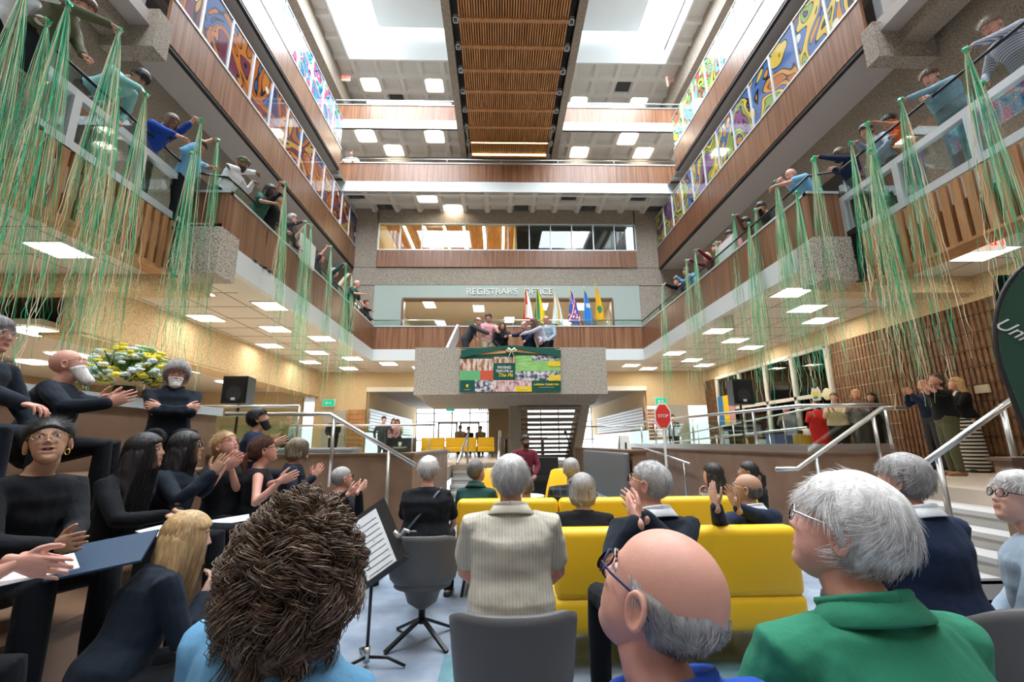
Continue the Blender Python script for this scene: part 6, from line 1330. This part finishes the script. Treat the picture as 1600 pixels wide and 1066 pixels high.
# --- balconies of the second floor
def bal(label, px, py, yaw, hands=(), z=6.15, q=1, **k):
    """leaning on the rail; hands: list of (px, py, streamers?)"""
    h = un(px, py, 'z', z); X = h.x; sgn = 1 if X < 0 else -1; spec = {}
    for nm, hd in zip(('R', 'L'), hands):
        if hd is None: continue
        if isinstance(hd, str): spec[nm] = hd; continue
        dist = hd[2] if len(hd) > 2 else .45
        # the place along that pixel's line nearest to `dist` from the shoulder, on the atrium's side
        best = None; sh = h+Vector((sgn*.05, 0, -.22))
        for k_ in range(400):
            p = V3(_C+ray(hd[0], hd[1])*(2+k_*.05)); e = abs((p-sh).length-dist)+(0 if (p.x-sh.x)*sgn > -.1 else .5)
            if best is None or e < best[0]: best = (e, p)
        spec[nm] = tgt(best[1], 'grip', fd=(0, .9, .1))
    k.setdefault('lean', 18); o = dict(R='rail', L='rail'); o.update(spec); o.update(k)
    r = P(label, h, yaw, pose='stand', q=q, foot_z=F2, **o)
    for nm, hd in zip(('R', 'L'), hands):
        if isinstance(hd, tuple): BUN.append((np.array(r[nm][2])+np.array(r[nm][3])/np.linalg.norm(r[nm][3])*.08, hd[3] if len(hd) > 3 else 1, label))
    return r
bal('woman in a grey striped top and glasses leaning over, farthest right on the balcony', 1548, 42, -82, [None, (1497, 82, .5, 1)], q=2, fem=1, hair=('pony', 'ash'), topmat=clothmat('stripes', (.50, .52, .58), stripes=(38, 'Z', (.16, .18, .26), .45)), glasses='red', skin='pink', bottom='darkjeans', look=(-95, -32, 0), lean=30, girth=1.1)
bal('woman in a grey-blue cardigan and light jeans at the right balcony rail', 1453, 122, -86, [(1448, 152, .35, 0), (1392, 165, .52, 1)], q=2, fem=1, hair=('clip', 'brown'), top='cardigan', skin='pink', bottom='jeans', look=(-100, -30, 0), girth=1.2, sleeves='long')
bal('woman in a bright orange T-shirt on the right balcony', 1389, 192, -84, [(1398, 212, .3, 0), (1356, 190, .5, 1)], q=2, fem=1, hair=('clip', 'black'), top='orange', skin='tan', sleeves='short', bottom='violet', look=(-110, -25, 0))
bal('person behind the streamers in grey on the right balcony, left of the orange T-shirt', 1354, 206, -84, [(1335, 220, .4, 1)], fem=1, hair=('short', 'black'), top='greyblue', skin='tan', look=(-100, -20, 0))
bal('woman with glasses and short brown hair in navy on the right balcony corner', 1313, 242, -88, [(1302, 262, .3, 0), (1266, 244, .5, 1)], q=2, fem=1, hair=('bob', 'brown'), top='navy', glasses='black', skin='pink', look=(-105, -25, 0))
bal('grey-haired man in a pale T-shirt reaching far out, right balcony past the block', 1236, 274, -78, [(1205, 272, .5, 1), (1190, 297, .55, 0)], q=2, hair=('bald', 'grey'), top='lightblue', skin='pink', sleeves='short', look=(-95, -25, 0), lean=35)
bal('person in a black hooded top on the right balcony beside the brown jumper', 1190, 325, -85, [(1185, 322, .4, 1)], fem=1, hair=('short', 'black'), top='black', skin='tan', look=(-100, -25, 0))
bal('person in a brown jumper on the right balcony, hand raised high', 1166, 348, -85, [(1148, 330, .5, 1)], fem=1, hair=('short', 'black'), top='brown', skin='brown', look=(-100, -25, 0))
bal('person in a pink top on the right balcony with streamers, before the white board', 1141, 368, -85, [(1124, 378, .45, 1)], fem=1, hair=('short', 'black'), top='pink', skin='tan', look=(-100, -25, 0))
bal('person in a dark coat on the right balcony next to the pink top', 1118, 388, -85, [(1142, 385, .4, 1)], hair=('short', 'brown'), top='charcoal', skin='pink')
bal('blond woman in a dark red jumper on the right balcony', 1104, 402, -82, [(1075, 405, .52, 1), (1091, 390, .5, 1)], fem=1, hair=('long', 'blond', .2), top='maroon', skin='pink', look=(-95, -15, 0))
bal('person in a denim shirt leaning over on the right balcony, near its far end', 1072, 425, -82, [(1056, 432, .5, 0)], hair=('short', 'brown'), top='denim', skin='tan', lean=40)
bal('person in black stretching one arm out at the far end of the right balcony', 1058, 440, -80, [(1031, 441, .52, 1)], hair=('short', 'black'), top='black', skin='pink', lean=35)
bal('person in a white shirt high at the upper left corner, hands full of streamers', 70, -18, 84, [(98, 2, .45, 2), (60, 30, .4, 2)], q=2, hair=('short', 'brown'), top='white', skin='brown', lean=25, look=(95, -30, 0))
bal('man in a dark jacket stretching one arm along the corner block, upper left', 132, 12, 70, [(203, 52, .56, 2), (134, 98, .5, 0)], q=2, hair=('short', 'brown'), top='olive', jacket=True, collar='white', skin='pink', lean=30, look=(90, -35, 0))
bal('person in a pale teal shirt bent double behind streamers on the left balcony', 218, 122, 84, [(222, 140, .3, 2), None], q=2, hair=('short', 'black'), top='teal', skin='tan', lean=60, look=(90, -60, 0))
bal('woman in a royal blue blouse with one arm stretched out on the left balcony', 267, 190, 86, [(288, 216, .4, 0), (312, 180, .55, 1)], q=2, fem=1, hair=('long', 'brown', .22), top='blue', skin='pink', glasses='black', sleeves='three', lean=28, look=(95, -30, 0))
bal('man in a light blue polo shirt smiling on the left balcony', 312, 230, 95, [(338, 216, .5, 1), (338, 262, .45, 0)], q=2, hair=('short', 'black'), top='lightblue', skin='tan', sleeves='short', look=(125, -20, 0))
bal('man in an olive turban and white shirt at the corner of the left balcony', 379, 257, 88, [(402, 270, .4, 0), (396, 284, .42, 0)], q=2, hair=('turban', 'black'), beard=('black', .02), top='white', skin='brown', lean=25, look=(100, -25, 0))
bal('person in a dark green T-shirt raising an arm high on the left balcony', 422, 298, 84, [(430, 318, .4, 0), (446, 274, .55, 2)], q=2, fem=1, hair=('long', 'black', .2), top='darkgreen', skin='tan', sleeves='short', look=(100, -20, 0))
bal('person in a black jumper behind the dark green T-shirt on the left balcony', 436, 312, 88, [(438, 302, .4, 0)], hair=('short', 'black'), top='black', skin='tan')
bal('man with glasses behind the big bunch of streamers, middle of the left balcony', 457, 343, 84, [(478, 345, .5, 2)], hair=('short', 'grey'), top='charcoal', glasses='black', skin='pink')
bal('person in khaki behind the streamers, middle of the left balcony', 470, 372, 84, [(481, 350, .5, 1)], hair=('short', 'brown'), top='khaki', skin='pink')
bal('person with long brown hair raising an arm, past the white board on the left balcony', 501, 403, 80, [(514, 382, .55, 1)], fem=1, hair=('long', 'brown', .22), top='charcoal', skin='pink', sleeves='short')
bal('grey-haired person in dark teal on the left balcony', 523, 426, 84, [(536, 412, .52, 1)], hair=('short', 'grey'), top='forest', skin='pink')
bal('person in beige reaching down on the left balcony next to the bald man', 538, 440, 84, [(546, 427, .5, 1)], hair=('short', 'brown'), top='beige', skin='pink')
bal('bald man in a dark green T-shirt near the far end of the left balcony', 558, 444, 95, [(568, 460, .45, 0)], hair=('bald', 'grey'), top='darkgreen', skin='pink', sleeves='short')
bal('person in a pink headscarf at the far end of the left balcony', 573, 474, 95, [(583, 486, .45, 0)], hair=('short', 'auburn'), top='black', skin='pink')
for i, (px, py, s) in enumerate(((488, 385, 1), (1128, 385, -1))):
    p = un(px, py, 'z', 5.9); t = thing('white_board', 'white board leaning on the rail of the '+('left' if s > 0 else 'right')+' balcony', 'board', (p.x-.1*s, p.y, 5.75)); MB().box((-.02, -.4, -.3), (.02, .4, .3)).build('board', 'white_paint', t); MB().box((.021*s, -.36, -.26), (.025*s, .36, .26)).build('face', 'paper', t)
# --- right side of the main floor
def st(label, px, py, z, yaw, **k):
    p = un(px, py, 'z', z); k.setdefault('q', 1); return P(label, p, yaw, pose='stand', foot_z=MF, **k)
W1 = st('woman in a black top and wide olive trousers clapping under the streamers at the right', 1462, 596, 2.36, -70, look=(-95, 30, 0), q=2, fem=1, hair=('pony', 'darkgrey'), top='black', skin='pink', bottom='olive', girth=1.15, R=tgt(un(1432, 606, 'y', 6.7), 'flat', fd=(0, .3, .95)), L=tgt(un(1422, 602, 'y', 6.5), 'flat', fd=(0, .5, .8)), shoes='sandal', sleeves='three')
st('man in a dark navy suit clapping behind the woman in olive trousers', 1442, 602, 2.45, -85, look=(-95, 25, 0), hair=('bald', 'grey'), top='navy', jacket=True, skin='pink', R='claphigh', L='claphigh', bottom='charcoal')
st('woman with wavy blond hair, black cardigan and a black and white striped skirt', 1493, 600, 2.40, -75, look=(-60, 15, 0), fem=1, hair=('long', 'blond', .2), top='black', top2='white', skin='pink', skirt=True, botmat=clothmat('skirtstripe', (.55, .52, .48), stripes=(16, 'Z', (.02, .02, .02), .5)), R='clap', L='clap')
st('person in a white blouse and black trousers filming with a phone beside the green banner', 1585, 600, 2.42, -60, look=(-70, 15, 0), hair=('short', 'brown'), fem=1, top='white', bottom='black', skin='pink', R='phone', L='reachup')
for (px, py, z, l, k) in ((1228, 640, 2.30, 'person in pale grey at the left end of the row before the white window', dict(top='grey', hair=('short', 'black'), fem=1)),
    (1250, 643, 2.26, 'woman in a pale yellow top, second in the row before the white window', dict(top='paleyellow', hair=('long', 'brown', .15), fem=1, bottom='khaki')),
    (1274, 632, 2.32, 'woman in a bright red suit holding a white bag', dict(top='red', bottom='red', hair=('bob', 'black'), fem=1, jacket=True)),
    (1303, 622, 2.38, 'woman in a cream jacket with tied dark hair, right of the red suit', dict(top='beige', bottom='black', hair=('clip', 'brown'), fem=1, jacket=True)),
    (1337, 617, 2.42, 'fair-haired woman in a grey jumper, right of the cream jacket', dict(top='grey', bottom='charcoal', hair=('bob', 'blond'), fem=1)),
    (1361, 622, 2.36, 'smiling dark-haired woman in a black dress, right of the grey jumper', dict(top='black', bottom='black', hair=('long', 'black', .2), fem=1, skin='tan')),
    (1379, 626, 2.32, 'blond woman in a mauve cardigan at the right end of the row', dict(top='mauve', bottom='black', hair=('bob', 'blond'), fem=1))):
    st(l, px, py, z, -128, look=(-118, 15, 0), R='clap', L='clap', **{**dict(skin='pink', girth=1.28), **k})
st('woman in dark green behind the stop sign at the right', 1051, 653, 2.30, 190, top='forest', hair=('clip', 'black'), fem=1, R='clap', L='clap', q=0)
st('person in camouflage grey standing by the window frame at the right', 1157, 652, 2.30, 200, top='olive', hair=('long', 'black', .2), fem=1, q=0, R='cross', L='cross')
st('man in a dark suit behind the left pit wall', 600, 656, 2.30, 150, top='charcoal', jacket=True, hair=('short', 'black'), q=0, R='side', L='rail', bottom='charcoal', skin='pink')
st('woman in a pink coat behind the left pit wall', 615, 659, 2.28, 165, top='sweatpink', hair=('long', 'auburn', .2), fem=1, q=0)
st('woman with auburn hair beside the pink coat', 621, 660, 2.27, 170, top='beige', hair=('long', 'auburn', .2), fem=1, q=0, R='clap', L='clap')
for (px, py, l, c) in ((719, 669, 'clapping person in pale clothes before the entrance doors, left of three', 'beige'), (732, 671, 'person in dark blue before the entrance doors, middle of three', 'navy'), (751, 670, 'person in khaki before the entrance glazing, right of three', 'khaki')):
    P(l, un(px, py, 'y', 22.5), 180, pose='stand', q=0, foot_z=MF, top=c, hair=('short', 'black'), R='clap', L='clap')
st('person in a tan jacket clapping behind the left glass balustrade', 452, 650, 2.30, 150, top='khaki', hair=('short', 'brown'), q=1, R='clap', L='clap', skin='pink')
P('dark figure in the doorway of the sandy wall at the left', un(522, 655, 'y', 17.6), 180, pose='stand', q=0, foot_z=MF, top='black', hair=('short', 'black'))
# small things people carry
t = thing('bag', 'white clutch bag held before the red suit', 'bag', un(1272, 676, 'y', 12.1)); rbox(MB(), (-.18, -.25, -.08), (-.10, .25, .10), .03).build('bag', 'white_paint', t, smooth=True)
fp = at(165, 866, 2.1); t = thing('folder', 'dark blue folder open on the lap of the woman with hoop earrings', 'folder', fp, rz=.5); MB().box((-.17, -.12, -.004), (.17, .12, .006)).build('cover', mat('folder', (.03, .06, .11), .5), t); t.rotation_euler = (.42, -.16, .30)
for i, (px, py, d, l) in enumerate(((360, 813, 3.6, 'white sheet of music on a lap beside the blond hair'), (40, 893, 1.6, 'white paper held low in the left corner'), (262, 826, 2.9, 'white sheet on the knee of the woman with glossy black hair'))):
    t = thing('sheet', l, 'paper', at(px, py, d), rz=.6+i*.3); MB().box((-.13, -.10, -.002), (.13, .10, .002)).build('paper', 'paper', t); t.rotation_euler = (.1, -.1, .5+i*.3)
t = thing('handheld_sign', 'small cut-out crest sign with yellow, green and white held up in the row of onlookers', 'sign', un(1275, 616, 'z', 2.55)); MB().prism([(-.14, -.16), (.14, -.16), (.17, .05), (.1, .17), (0, .12), (-.1, .17), (-.17, .05)], 'x', -.01, .01).build('card', 'white_paint', t); MB().prism([(-.09, -.05), (.09, -.05), (.10, .05), (-.10, .05)], 'x', -.016, -.01).build('emblem', 'byellow', t); MB().prism([(-.06, -.12), (.06, -.12), (.08, -.06), (-.08, -.06)], 'x', -.016, -.01).build('emblem', 'flag_green', t)
t = thing('handheld_sign', 'small round cut-out with beaver-tail shape held up behind the crest sign', 'sign', un(1292, 616, 'z', 2.55)); v, f = ell((0, 0, 0), (.012, .16, .15), 3); MB().add(v, f).build('card', 'flower_pale', t)
# hoop earrings
for i, (px, py) in enumerate(((39, 706), (105, 706))):
    o = thing('earring', 'gold hoop earring at the '+('left' if i == 0 else 'right')+' of the open-mouthed woman\'s face', 'earring', at(px, py, 2.28)); a = np.linspace(0, 2*PI, 17); b = MB(); b.tube([(.012*math.cos(x), 0, .014*math.sin(x)) for x in a], .0022, 6); b.build('hoop', 'gold', o, smooth=True)
# ================================================================== STREAMERS
def bundle(label, h, n, seed, length=3.4, spread=.55, drift=0, zmin=2.0, gold=.45, w=.0026, top_r=.02):
    r = np.random.RandomState(seed); h = np.array(h); k = 34; U = np.linspace(0, 1, k)
    t = thing('streamer_bunch', label, 'streamers', h, 'streamer bunches hanging from the balconies')
    L = length*(.45+.6*r.rand(n)); L = np.minimum(L, h[2]-zmin*r.uniform(.9, 1.35, n)); a = r.rand(n)*2*PI; rr = spread*np.sqrt(r.rand(n))
    sx = rr*np.cos(a)*.8+drift; sy = rr*np.sin(a)*1.3
    P_ = np.zeros((n, k, 3)); grow = (U**.75)[None, :]
    P_[..., 0] = sx[:, None]*grow*(L/length)[:, None]; P_[..., 1] = sy[:, None]*grow*(L/length)[:, None]; P_[..., 2] = -L[:, None]*U[None, :]**1.05
    cur = (r.rand(n) < .55); am = (.008+.020*r.rand(n))*cur; fr = 35+45*r.rand(n); ph = r.rand(n)*6.3; c = am[:, None]*np.clip((U-.45)*2, 0, 1)[None, :]
    zz = P_[..., 2]; P_[..., 0] += c*np.cos(fr[:, None]*U+ph[:, None])+.02*np.sin(U*5+ph[:, None])*U; P_[..., 1] += c*np.sin(fr[:, None]*U+ph[:, None])
    P_[:, 0, :] += r.randn(n, 3)*top_r
    # flat ribbons that twist as they fall
    tw = (r.rand(n)*6.3)[:, None]+U[None, :]*(6+8*r.rand(n))[:, None]; D = np.stack([np.cos(tw), np.sin(tw), np.zeros_like(tw)], -1)*w*(.6+.6*r.rand(n))[:, None, None]
    V = np.stack([P_-D, P_+D], 2).reshape(-1, 3); i = np.arange(n)[:, None]*k*2; m = np.arange(k-1)[None, :]*2
    F = np.stack([i+m, i+m+1, i+m+3, i+m+2], -1).reshape(-1, 4); isg = r.rand(n) < gold; per = k-1; g = np.repeat(isg, per)
    for nm, sel, mm in (('gold_ribbons', g, ['ribbon_gold']), ('green_ribbons', ~g, ['ribbon_green', 'ribbon_dark'])):
        if sel.any(): FF = F[sel]; fastmesh(nm, V, FF, mm, t, (r.rand(len(FF)) < .0).astype(int)+(np.repeat(r.rand(n) < .3, per)[sel] if 'green' in nm else 0))
    v, f = ell((0, 0, 0), (.035, .035, .03), 2); MB().add(v+r.randn(len(v), 3)*.006, f).build('knot', 'ribbon_green', t)
    return t
sd = 11; used = {}
for h, s, lab in BUN:
    if s == 0: continue
    sd += 1; near = h[1] < 6.0; n = int({1: 40, 2: 56}[s]*(1.0 if near else .95))
    short = ' '.join(lab.replace(',', '').split()[:9]).rsplit(' on', 1)[0]; k_ = used.get(short, 0); used[short] = k_+1
    b = bundle(('streamers held by the ' if k_ == 0 else 'second bunch of the ')+short, h, n, sd, 4.0 if h[0] < 0 else 3.8, .30 if near else .26, (.12 if h[0] < 0 else -.12), 1.9, .45 if h[0] < 0 else .42)
# bunches whose holders are hidden or out of frame
for px, py, X, n, l in ((40, -20, -4.5, 90, 'outermost bunch at the upper left corner'), (185, 140, -4.7, 60, 'bunch caught on the left balcony glass'), (300, 240, -4.75, 60, 'bunch between the light blue polo and the turban'), (1170, 350, 5.0, 70, 'bunch before the pink and brown tops'), (1360, 235, 5.35, 90, 'big bunch before the orange T-shirt'), (1270, 250, 5.2, 50, 'bunch over the right concrete block'), (1215, 290, 5.0, 60, 'bunch past the right concrete block'), (1245, 300, 4.9, 50, 'loose green and gold streamers between block and balcony front'), (1535, 130, 5.4, 24, 'thin bunch near the striped top')):
    p = un(px, py, 'x', X); sd += 1; bundle('green and gold streamers, '+l, p, int(n*.8), sd, 3.9, .28, .1 if X < 0 else -.1, 1.9)
